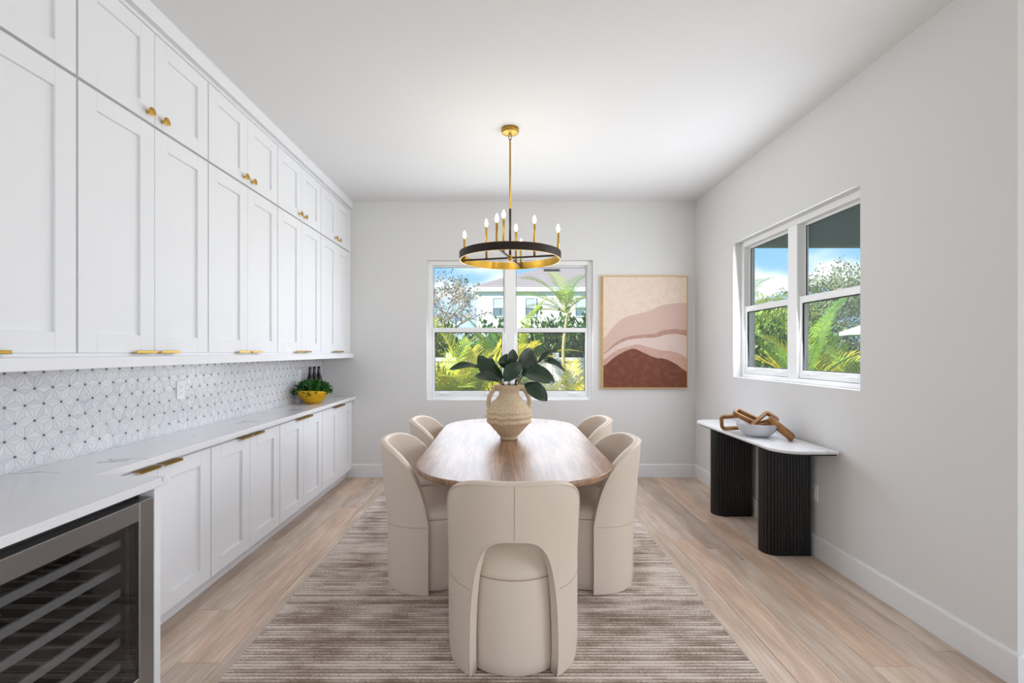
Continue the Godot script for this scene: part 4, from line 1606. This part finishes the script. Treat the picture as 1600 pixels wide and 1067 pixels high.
func flutes(base: PackedVector2Array, pitch: float, depth: float) -> PackedVector2Array:
	# walk round the outline and press half-round reeds into it
	var total := 0.0
	var n := base.size()
	for i in n: total += base[i].distance_to(base[(i + 1) % n])
	var count := int(round(total / pitch))
	var per := 10
	var out := PackedVector2Array()
	var steps := count * per
	var i := 0
	var gone := 0.0
	for k in steps:
		var s := total * k / steps
		while gone + base[i].distance_to(base[(i + 1) % n]) < s:
			gone += base[i].distance_to(base[(i + 1) % n])
			i += 1
		var a := base[i]
		var b := base[(i + 1) % n]
		var e := (b - a).normalized()
		var p := a + e * (s - gone)
		var inward := Vector2(-e.y, e.x)
		var ph := float(k % per) / per
		var reed := sqrt(maxf(0.0, 1.0 - pow(2.0 * ph - 1.0, 2.0)))
		out.append(p + inward * depth * (1.0 - reed))
	return out

func link_mesh(ln: float, w: float, t: float) -> ArrayMesh:
	# a rounded rectangle of squared timber with eased edges, in the xy plane
	var path := rounded_rect(-ln / 2 + t / 2, ln / 2 - t / 2, -w / 2 + t / 2, w / 2 - t / 2, [0.022, 0.022, 0.022, 0.022], 5)
	var n := path.size()
	var rows := []
	var hw := t * 0.5
	var hz := t * 0.72
	var sec := []
	for p in rounded_rect(-hw, hw, -hz, hz, [0.004, 0.004, 0.004, 0.004], 2): sec.append(p)
	for i in n:
		var e := (path[(i + 1) % n] - path[(i - 1 + n) % n]).normalized()
		var out := Vector2(e.y, -e.x)
		var row := []
		for s in sec:
			var q: Vector2 = path[i] + out * s.x
			row.append(Vector3(q.x, q.y, s.y))
		rows.append(row)
	rows.reverse()
	var st := begin()
	grid(st, rows, true, true, 1)
	return done(st)

# ==================================================================== outside
func frond_mesh(ln: float, lean: float, bend: float, pairs: int, leaflet: float, width: float, vee: float, sd: int) -> ArrayMesh:
	# a feather frond rising from the origin and bending over towards +z
	var r := RandomNumberGenerator.new()
	r.seed = sd
	var st := begin()
	var path := []
	var tang := []
	var p := Vector3.ZERO
	var steps := 16
	for k in steps + 1:
		var a := lean + bend * pow(k / float(steps), 1.3)
		var t := Vector3(0, cos(a), sin(a))
		path.append(p)
		tang.append(t)
		p += t * ln / steps
	var radii := []
	for k in steps + 1: radii.append(lerpf(0.012, 0.002, k / float(steps)))
	tube(st, path, radii, 5)
	for k in pairs:
		var s := lerpf(0.16, 0.995, k / float(pairs - 1))
		var f := s * steps
		var i := mini(int(f), steps - 1)
		var o: Vector3 = (path[i] as Vector3).lerp(path[i + 1], f - i)
		var t: Vector3 = tang[i]
		var nrm := Vector3(0, -t.z, t.y).normalized() * -1.0
		if nrm.y < 0: nrm = -nrm
		var ll := leaflet * pow(sin(PI * lerpf(0.18, 0.93, s)), 0.6) * r.randf_range(0.88, 1.1)
		for sd2 in [-1.0, 1.0]:
			var out: Vector3 = (Vector3.RIGHT * sd2 * cos(vee) + nrm * sin(vee) * r.randf_range(0.6, 1.2) + t * lerpf(0.55, 1.1, s)).normalized()
			var wv: Vector3 = (t - out * t.dot(out)).normalized() * width
			var droop := Vector3.DOWN * ll * r.randf_range(0.10, 0.3)
			var m1: Vector3 = o + out * ll * 0.4 + droop * 0.1
			var m2: Vector3 = o + out * ll * 0.75 + droop * 0.45
			var tip: Vector3 = o + out * ll + droop
			tri(st, o - wv * 0.25, m1 - wv * 0.5, m1 + wv * 0.5)
			tri(st, o - wv * 0.25, m1 + wv * 0.5, o + wv * 0.25)
			tri(st, m1 - wv * 0.5, m2 - wv * 0.38, m2 + wv * 0.38)
			tri(st, m1 - wv * 0.5, m2 + wv * 0.38, m1 + wv * 0.5)
			tri(st, m2 - wv * 0.38, tip, m2 + wv * 0.38)
	return done(st)

var frond_bank := {}
func frond_kind(kind: String) -> Array:
	if frond_bank.has(kind): return frond_bank[kind]
	var out := []
	for v in 4:
		if kind == "areca": out.append(frond_mesh(1.3, 0.08 + 0.06 * v, 0.85 + 0.2 * v, 34, 0.34, 0.018, 0.45, 200 + v))
		elif kind == "palm": out.append(frond_mesh(1.35, 0.3, 0.9 + 0.25 * v, 32, 0.36, 0.016, 0.35, 220 + v))
		else: out.append(frond_mesh(1.5, 0.1, 0.55 + 0.15 * v, 36, 0.22, 0.024, 0.25, 240 + v))
	frond_bank[kind] = out
	return out

func palm(called: String, label: String, at: Vector3, crown: float, kind: String, size: float, fronds: Array, mats: Array, trunk_r: float, group := ""):
	# fronds: [bearing in degrees (0 = towards +x, 90 = away from the house), extra lean, scale]
	var t := thing(called, label, "palm", at, 0.0, group)
	var bank := frond_kind(kind)
	var st := begin()
	if trunk_r > 0:
		var path := []
		var radii := []
		var n := int(crown / 0.09) + 2
		for k in n + 1:
			path.append(Vector3(0.05 * sin(k * 0.25), crown * k / n, 0))
			radii.append(trunk_r * lerpf(1.15, 0.85, k / float(n)) * (1.12 if k % 2 == 0 else 1.0))
		tube(st, path, radii, 10)
		put("trunk", done(st), M.palm_trunk, t)
	var r := RandomNumberGenerator.new()
	r.seed = int(absf(at.x * 917.0 + at.z * 131.0))
	for i in fronds.size():
		var f = fronds[i]
		var o := put("frond", bank[(i * 7 + r.randi()) % 4], M[mats[i % mats.size()]], t)
		var yaw := deg_to_rad(90.0 + f[0])
		var foot := Vector3(0, crown, 0)
		if trunk_r <= 0: foot = Vector3(r.randf_range(-0.12, 0.12), 0, r.randf_range(-0.12, 0.12))
		o.transform = Transform3D((Basis(Vector3.UP, yaw) * Basis(Vector3.RIGHT, f[1])).scaled_local(Vector3.ONE * size * f[2]), foot)

func areca(label: String, at: Vector3, size: float, count: int, mats: Array, sd: int):
	var r := RandomNumberGenerator.new()
	r.seed = sd
	var fr := []
	for k in count:
		fr.append([360.0 * k / count * 2.4 + r.randf_range(-20, 20), r.randf_range(-0.1, 0.45), r.randf_range(0.75, 1.1)])
	palm("areca_palm", label, at, 0.0, "areca", size, fr, mats, 0.0, "arecas in the garden")

func bush(called: String, label: String, category: String, at: Vector3, radii: Vector3, count: int, leaf: Mesh, ca: Color, cb: Color, sd: int, trunk := 0.0):
	var t := thing(called, label, category, at)
	var r := RandomNumberGenerator.new()
	r.seed = sd
	var n := noise(sd, 1.6, 2)
	var xf := []
	var cols := []
	var la := ca.srgb_to_linear()
	var lb := cb.srgb_to_linear()
	for k in count:
		var d := Vector3(r.randfn(), r.randfn(), r.randfn()).normalized()
		var lump := 1.0 + 0.55 * n.get_noise_3dv(d * 2.0 + Vector3(sd, 0, 0))
		var q := d * lump * pow(r.randf(), 0.28)
		var p := Vector3(q.x * radii.x, trunk + radii.y + q.y * radii.y, q.z * radii.z)
		if p.y < 0.02: continue
		var o := (d + Vector3(r.randf_range(-0.8, 0.8), r.randf_range(-0.3, 0.9), r.randf_range(-0.8, 0.8))).normalized()
		xf.append(leaf_at(p, o, r.randf() * TAU, r.randf_range(0.7, 1.3)))
		cols.append(la.lerp(lb, r.randf()))
	scatter("foliage", leaf, xf, cols, t)
	var st := begin()
	var top := trunk + radii.y
	tube(st, [Vector3.ZERO, Vector3(0.02, top * 0.5, 0.01), Vector3(0, top, 0)], [0.035 + trunk * 0.03, 0.03 + trunk * 0.025, 0.02], 7)
	for k in 9:
		var d := Vector3(r.randfn(), absf(r.randfn()) * 0.6 + 0.2, r.randfn()).normalized()
		tube(st, [Vector3(0, top * 0.55, 0), Vector3(d.x * radii.x * 0.4, top * 0.8, d.z * radii.z * 0.4), Vector3(d.x * radii.x * 0.85, top + d.y * radii.y * 0.75, d.z * radii.z * 0.85)], [0.018, 0.012, 0.005], 5)
	put("stem", done(st), M.bark_grey, t)

func branchy(st: SurfaceTool, r: RandomNumberGenerator, p: Vector3, d: Vector3, ln: float, rad: float, depth: int, tips: Array):
	var path := [p]
	var radii := [rad]
	var q := p
	var dir := d
	for k in 3:
		dir = (dir + Vector3(r.randf_range(-0.3, 0.3), r.randf_range(-0.15, 0.22), r.randf_range(-0.3, 0.3))).normalized()
		q += dir * ln / 3.0
		path.append(q)
		radii.append(rad * (1.0 - 0.2 * (k + 1)))
	tube(st, path, radii, 5 if depth < 3 else 4)
	tips.append(q)
	if depth >= 5: return
	var kids := 3
	for k in kids:
		var side := Vector3(r.randf_range(-1, 1), r.randf_range(-0.25, 0.7), r.randf_range(-1, 1)).normalized()
		var from: Vector3 = path[r.randi_range(1, 3)]
		branchy(st, r, from, (dir * 0.55 + side * 0.8).normalized(), ln * r.randf_range(0.62, 0.82), rad * 0.62, depth + 1, tips)

const GROUND := -0.22

func build_garden():
	struct_mesh("ground", box_mesh(Vector3(-45, GROUND - 0.3, -70), Vector3(60, GROUND, 40)), M.grass)
	build_house()
	build_porch()
	# white board fence across the back garden
	var f := thing("garden_fence", "white vinyl board fence behind the palms across the back garden", "fence", Vector3(0, GROUND, -9.62))
	var brd := box_mesh(Vector3(-0.072, 0.05, -0.011), Vector3(0.072, 1.42, 0.011), 0.004)
	for k in 46:
		put("board", brd, M.fence_white, f, Vector3(-3.4 + 0.15 * k, 0, 0))
	var st := begin()
	box(st, Vector3(-3.5, 1.40, -0.035), Vector3(3.5, 1.48, 0.035), 0.006)
	box(st, Vector3(-3.5, 0.0, -0.025), Vector3(3.5, 0.11, -0.012), 0.004)
	put("rail", done(st), M.fence_white, f)
	for k in 4:
		put("post", box_mesh(Vector3(-0.06, 0.0, -0.135), Vector3(0.06, 1.58, -0.036), 0.006), M.fence_white, f, Vector3(-3.4 + 2.25 * k, 0, 0))
	# bare tree left of the house
	var r := RandomNumberGenerator.new()
	r.seed = 77
	var t := thing("bare_tree", "bare grey-brown tree with tangled twigs and a few leaf tufts, left of the white house", "tree", Vector3(-1.98, GROUND, -12.9))
	st = begin()
	var tips := []
	tube(st, [Vector3.ZERO, Vector3(0.03, 0.8, 0), Vector3(-0.02, 1.6, 0.02)], [0.11, 0.09, 0.075], 8)
	for k in 5:
		var a := TAU * k / 5
		branchy(st, r, Vector3(-0.02, 1.55, 0.02), Vector3(cos(a) * 0.75, 0.95, sin(a) * 0.75).normalized(), 1.0, 0.055, 1, tips)
	put("branches", done(st), M.bark_grey, t)
	var xf := []
	var cols := []
	for p in tips:
		if r.randf() < (0.93 if p.y < 2.4 else 0.45): continue
		var many := 9 if p.y > 2.7 else 2
		for k in many:
			var d := Vector3(r.randfn(), r.randfn(), r.randfn()).normalized()
			xf.append(leaf_at(p + d * r.randf_range(0.02, 0.13), d, r.randf() * TAU, r.randf_range(0.7, 1.2)))
			cols.append(Color8(88, 110, 84).lerp(Color8(140, 146, 112), r.randf()).srgb_to_linear())
	scatter("foliage", leaf_mesh(0.075, 0.035, 0.3), xf, cols, t)
	# the tall palm seen in the upper right light of the back window
	palm("feather_palm", "tall feather palm with bright green fronds in front of the white house", Vector3(1.215, GROUND, -9.0), 2.36, "palm", 0.92,
		[[178, 0.55, 1.0], [165, 0.12, 0.95], [40, -0.12, 1.08], [12, 0.4, 0.9], [-8, 0.85, 0.7], [188, 0.95, 0.8], [80, 0.2, 0.9], [-60, 0.6, 0.75], [110, 0.0, 0.95], [-100, 0.25, 0.75], [140, 0.75, 0.8]],
		["frond_lime", "frond_lime", "frond_green", "frond_lime"], 0.034)
	# broad ragged leaves
	palm("bird_of_paradise", "ragged yellow-green leaf plant rising beside the house corner", Vector3(-0.22, GROUND, -9.2), 1.2, "banana", 0.95,
		[[172, 0.08, 1.12], [20, 0.05, 0.9], [95, 0.2, 0.9], [-120, 0.3, 0.8], [200, 0.8, 0.8]], ["frond_lime", "frond_yellow", "frond_green"], 0.035)
	palm("bird_of_paradise", "ragged yellow-green leaf plant behind the window's centre post", Vector3(0.30, GROUND, -8.8), 1.22, "banana", 0.9,
		[[25, -0.1, 1.2], [60, 0.5, 0.9], [150, 0.3, 0.8], [-10, 0.75, 0.95], [-80, 0.3, 0.8]], ["frond_lime", "frond_yellow"], 0.035)
	var yl := ["frond_yellow", "frond_lime", "frond_yellow", "frond_green"]
	areca("yellow-green areca palm low in the back window, at its far left edge", Vector3(-1.12, GROUND, -7.9), 1.68, 26, yl, 11)
	areca("yellow-green areca palm low in the back window, in the middle of its left half", Vector3(-0.62, GROUND, -8.3), 1.7, 26, yl, 12)
	areca("small yellow areca palm in front of the white fence, left of the vase", Vector3(-0.42, GROUND, -7.3), 0.95, 18, ["frond_yellow", "frond_lime"], 13)
	areca("yellow-green areca palm beside the palm trunk, right edge of the back window", Vector3(1.30, GROUND, -8.0), 1.12, 22, yl, 14)
	areca("small yellow areca palm behind the magnolia leaves in the back window", Vector3(0.72, GROUND, -8.3), 1.0, 18, ["frond_yellow", "frond_lime"], 15)
	var lf := leaf_mesh(0.13, 0.072, 0.35)
	var lf_small := leaf_mesh(0.075, 0.042, 0.35)
	var dg := Color8(34, 78, 30)
	var mg := Color8(96, 146, 58)
	bush("hedge_shrub", "dark green leafy shrub behind the palm trunk in the back window", "shrub", Vector3(1.05, GROUND, -10.4), Vector3(0.85, 1.15, 0.5), 4420, lf, dg, mg, 31)
	bush("hedge_shrub", "dark green leafy shrub right of the palm, at the back window's right edge", "shrub", Vector3(2.05, GROUND, -10.2), Vector3(0.7, 1.22, 0.5), 3230, lf, dg, mg, 32)
	bush("hedge_shrub", "dark green leafy shrub behind the window's centre post", "shrub", Vector3(-0.15, GROUND, -10.6), Vector3(0.75, 1.05, 0.5), 3400, lf, dg, mg, 33)
	bush("hedge_shrub", "green leafy shrub under the bare tree", "shrub", Vector3(-1.35, GROUND, -10.6), Vector3(0.8, 1.0, 0.5), 3400, lf, Color8(70, 104, 44), Color8(150, 160, 70), 34)
	# side garden, seen through the right-hand window
	palm("feather_palm", "feather palm arching beside the porch post in the side window", Vector3(4.72, GROUND, -9.2), 2.2, "palm", 1.0,
		[[10, 0.35, 1.0], [25, 0.0, 1.0], [60, -0.1, 0.95], [-15, 0.6, 0.9], [150, 0.3, 0.9], [200, 0.5, 0.9], [-60, 0.5, 0.8], [-110, 0.3, 0.8], [5, 0.9, 0.8]], ["frond_lime", "frond_green"], 0.055)
	palm("bird_of_paradise", "tall green ribbed leaf plant crossing the side window's right half", Vector3(4.65, GROUND, -7.2), 0.9, "banana", 1.22,
		[[15, 0.12, 1.0], [35, 0.35, 0.95], [100, 0.3, 0.85], [-30, 0.5, 0.85], [170, 0.4, 0.8]], ["frond_green", "frond_lime"], 0.04)
	areca("large golden areca palm filling the side window's lower right", Vector3(5.35, GROUND, -7.6), 1.6, 30, ["frond_yellow", "frond_lime", "frond_yellow"], 16)
	areca("golden areca palm at the side window's near edge", Vector3(6.05, GROUND, -8.0), 1.5, 26, ["frond_lime", "frond_yellow", "frond_green"], 17)
	areca("small yellow areca palm low in the side window's far pane", Vector3(4.55, GROUND, -8.35), 1.05, 14, ["frond_yellow", "frond_lime"], 18)
	areca("small golden areca palm at the foot of the side window's near pane", Vector3(4.75, GROUND, -6.8), 1.0, 14, ["frond_yellow", "frond_lime"], 19)
	bush("garden_shrub", "bright green leafy shrub in the side window's far pane", "shrub", Vector3(5.7, GROUND, -10.4), Vector3(0.75, 1.15, 0.7), 4420, lf, Color8(60, 118, 44), Color8(150, 180, 80), 35)
	bush("garden_shrub", "deep green leafy shrub behind the ribbed leaves in the side window", "shrub", Vector3(6.55, GROUND, -10.0), Vector3(0.7, 1.0, 0.7), 3740, lf, Color8(40, 92, 40), Color8(110, 150, 66), 36)
	bush("garden_tree", "slender light green tree above the shrub in the side window's far pane", "tree", Vector3(7.4, GROUND, -13.2), Vector3(0.9, 1.0, 0.8), 7260, lf_small, Color8(130, 158, 66), Color8(184, 194, 104), 37, 1.0)
	bush("oak_tree", "grey-green spreading oak at the side window's near edge", "tree", Vector3(11.6, GROUND, -15.6), Vector3(1.9, 1.55, 1.6), 21450, lf_small, Color8(84, 106, 72), Color8(150, 164, 124), 38, 1.2)
	bush("oak_tree", "grey-green tree beyond the golden palms in the side window", "tree", Vector3(9.4, GROUND, -15.2), Vector3(1.5, 1.25, 1.3), 13860, lf_small, Color8(96, 120, 74), Color8(160, 176, 120), 39, 0.8)
	# patio umbrella
	var u := thing("patio_umbrella", "white patio umbrella beyond the golden palms, only its edge showing", "umbrella", Vector3(8.28, GROUND, -9.6))
	put("pole", lathe_mesh([Vector2(0, 0), Vector2(0.02, 0), Vector2(0.02, 2.35), Vector2(0, 2.35)], 12), M.bark_grey, u)
	put("base", lathe_mesh([Vector2(0, 0), Vector2(0.25, 0), Vector2(0.25, 0.05), Vector2(0.03, 0.09), Vector2(0, 0.09)], 20), M.bark_grey, u)
	st = begin()
	lathe(st, [Vector2(1.05, 1.96), Vector2(1.06, 1.96), Vector2(1.06, 2.04), Vector2(0.5, 2.24), Vector2(0, 2.37)], 8, Vector3.ZERO, -1)
	lathe(st, [Vector2(0, 2.35), Vector2(0.5, 2.22), Vector2(1.05, 2.02), Vector2(1.05, 1.96)], 8, Vector3.ZERO, -1)
	put("canopy", done(st), M.umbrella_white, u)

func build_house():
	var h := thing("neighbour_house", "white stucco house with grey hip roof beyond the back garden", "house", Vector3(0, GROUND, 0))
	var g := -GROUND
	var x0 := -1.0
	var x1 := 7.6
	var df := 17.0
	var st := begin()
	box(st, Vector3(x0, 0, -23.6), Vector3(x1, 3.68 + g, -df), 0.0)
	put("walls", done(st), M.stucco_white, h)
	# hip roof
	var e := 0.1
	var y := 3.79 + g
	var a := Vector3(x0 - e, y, -df + e); var b := Vector3(x1 + e, y, -df + e); var c := Vector3(x1 + e, y, -23.6 - e); var d := Vector3(x0 - e, y, -23.6 - e)
	var s := 3.36
	var p := Vector3(x0 - e + s, y + 0.417 * s, -20.26); var q := Vector3(x1 + e - s, y + 0.417 * s, -20.26)
	st = begin()
	quad(st, a, b, q, p); quad(st, c, d, p, q); tri(st, b, c, q); tri(st, d, a, p)
	var lo := Vector3(0, -0.03, 0)
	quad(st, a + lo, b + lo, b, a); quad(st, b + lo, c + lo, c, b); quad(st, c + lo, d + lo, d, c); quad(st, d + lo, a + lo, a, d)
	quad(st, d + lo, c + lo, b + lo, a + lo)
	# shingle courses as low steps on the front slope
	for k in range(1, 26):
		var t := k / 26.0
		var l := a.lerp(p, t)
		var r2 := b.lerp(q, t)
		var up := Vector3(0, 0.012, 0.003)
		quad(st, l, r2, r2 + up, l + up)
		quad(st, l + up, r2 + up, r2 + Vector3(0, 0.05, -0.13), l + Vector3(0, 0.05, -0.13))
	put("roof", done(st), M.shingle, h)
	st = begin()
	box(st, Vector3(x0 - e, y - 0.2, -df + e - 0.03), Vector3(x1 + e, y - 0.031, -df + e))
	box(st, Vector3(x0 - e, y - 0.2, -23.6 - e), Vector3(x0 - e + 0.03, y - 0.031, -df + e - 0.03))
	box(st, Vector3(x0 - e + 0.03, y - 0.14, -23.6), Vector3(x1 + e, y - 0.12, -df + e - 0.03))
	put("fascia", done(st), M.fascia_white, h)
	for x in [-0.42, 0.78, 2.62]:
		st = begin()
		ring_boxes(st, x, x + 0.42, 2.66 + g, 3.38 + g, 0.03, 0.03, 0.03, 0.03, -df - 0.01, -df + 0.03, 0.0)
		box(st, Vector3(x + 0.03, 2.99 + g, -df), Vector3(x + 0.39, 3.02 + g, -df + 0.028))
		var w := put("window", done(st), M.fascia_white, h)
		put("pane", box_mesh(Vector3(x + 0.03, 2.69 + g, -df + 0.001), Vector3(x + 0.39, 2.99 + g, -df + 0.012)), M.house_glass, w)
		put("blind", box_mesh(Vector3(x + 0.03, 3.02 + g, -df + 0.001), Vector3(x + 0.39, 3.35 + g, -df + 0.014)), M.house_blind, w)
	var sl := 0.417
	st = begin()
	var vz := -19.15
	var vy := y + sl * (-(vz) - df + e)
	box(st, Vector3(1.66, vy - 0.02, vz - 0.12), Vector3(2.32, vy + 0.08, vz + 0.08), 0.01)
	put("roof_vent", done(st), M.roof_vent, h)

func build_porch():
	# covered porch outside the right-hand wall
	var p := thing("porch", "covered porch with dark teal beam and white post outside the side window", "porch", Vector3.ZERO)
	put("ceiling_boards", box_mesh(Vector3(RIGHT + 0.2, 3.1, -5.2), Vector3(8.0, 3.14, -2.11)), M.porch_ceiling, p)
	put("beam", box_mesh(Vector3(RIGHT + 0.2, 2.57, -5.27), Vector3(8.0, 3.248, -5.1), 0.004), M.porch_teal, p)
	put("post", box_mesh(Vector3(2.71, GROUND, -5.235), Vector3(2.80, 2.57, -5.145), 0.004), M.post_white, p)
	put("slab", box_mesh(Vector3(RIGHT + 0.2, GROUND - 0.01, -5.3), Vector3(8.0, -0.05, -2.107), 0.01), M.post_white, p)
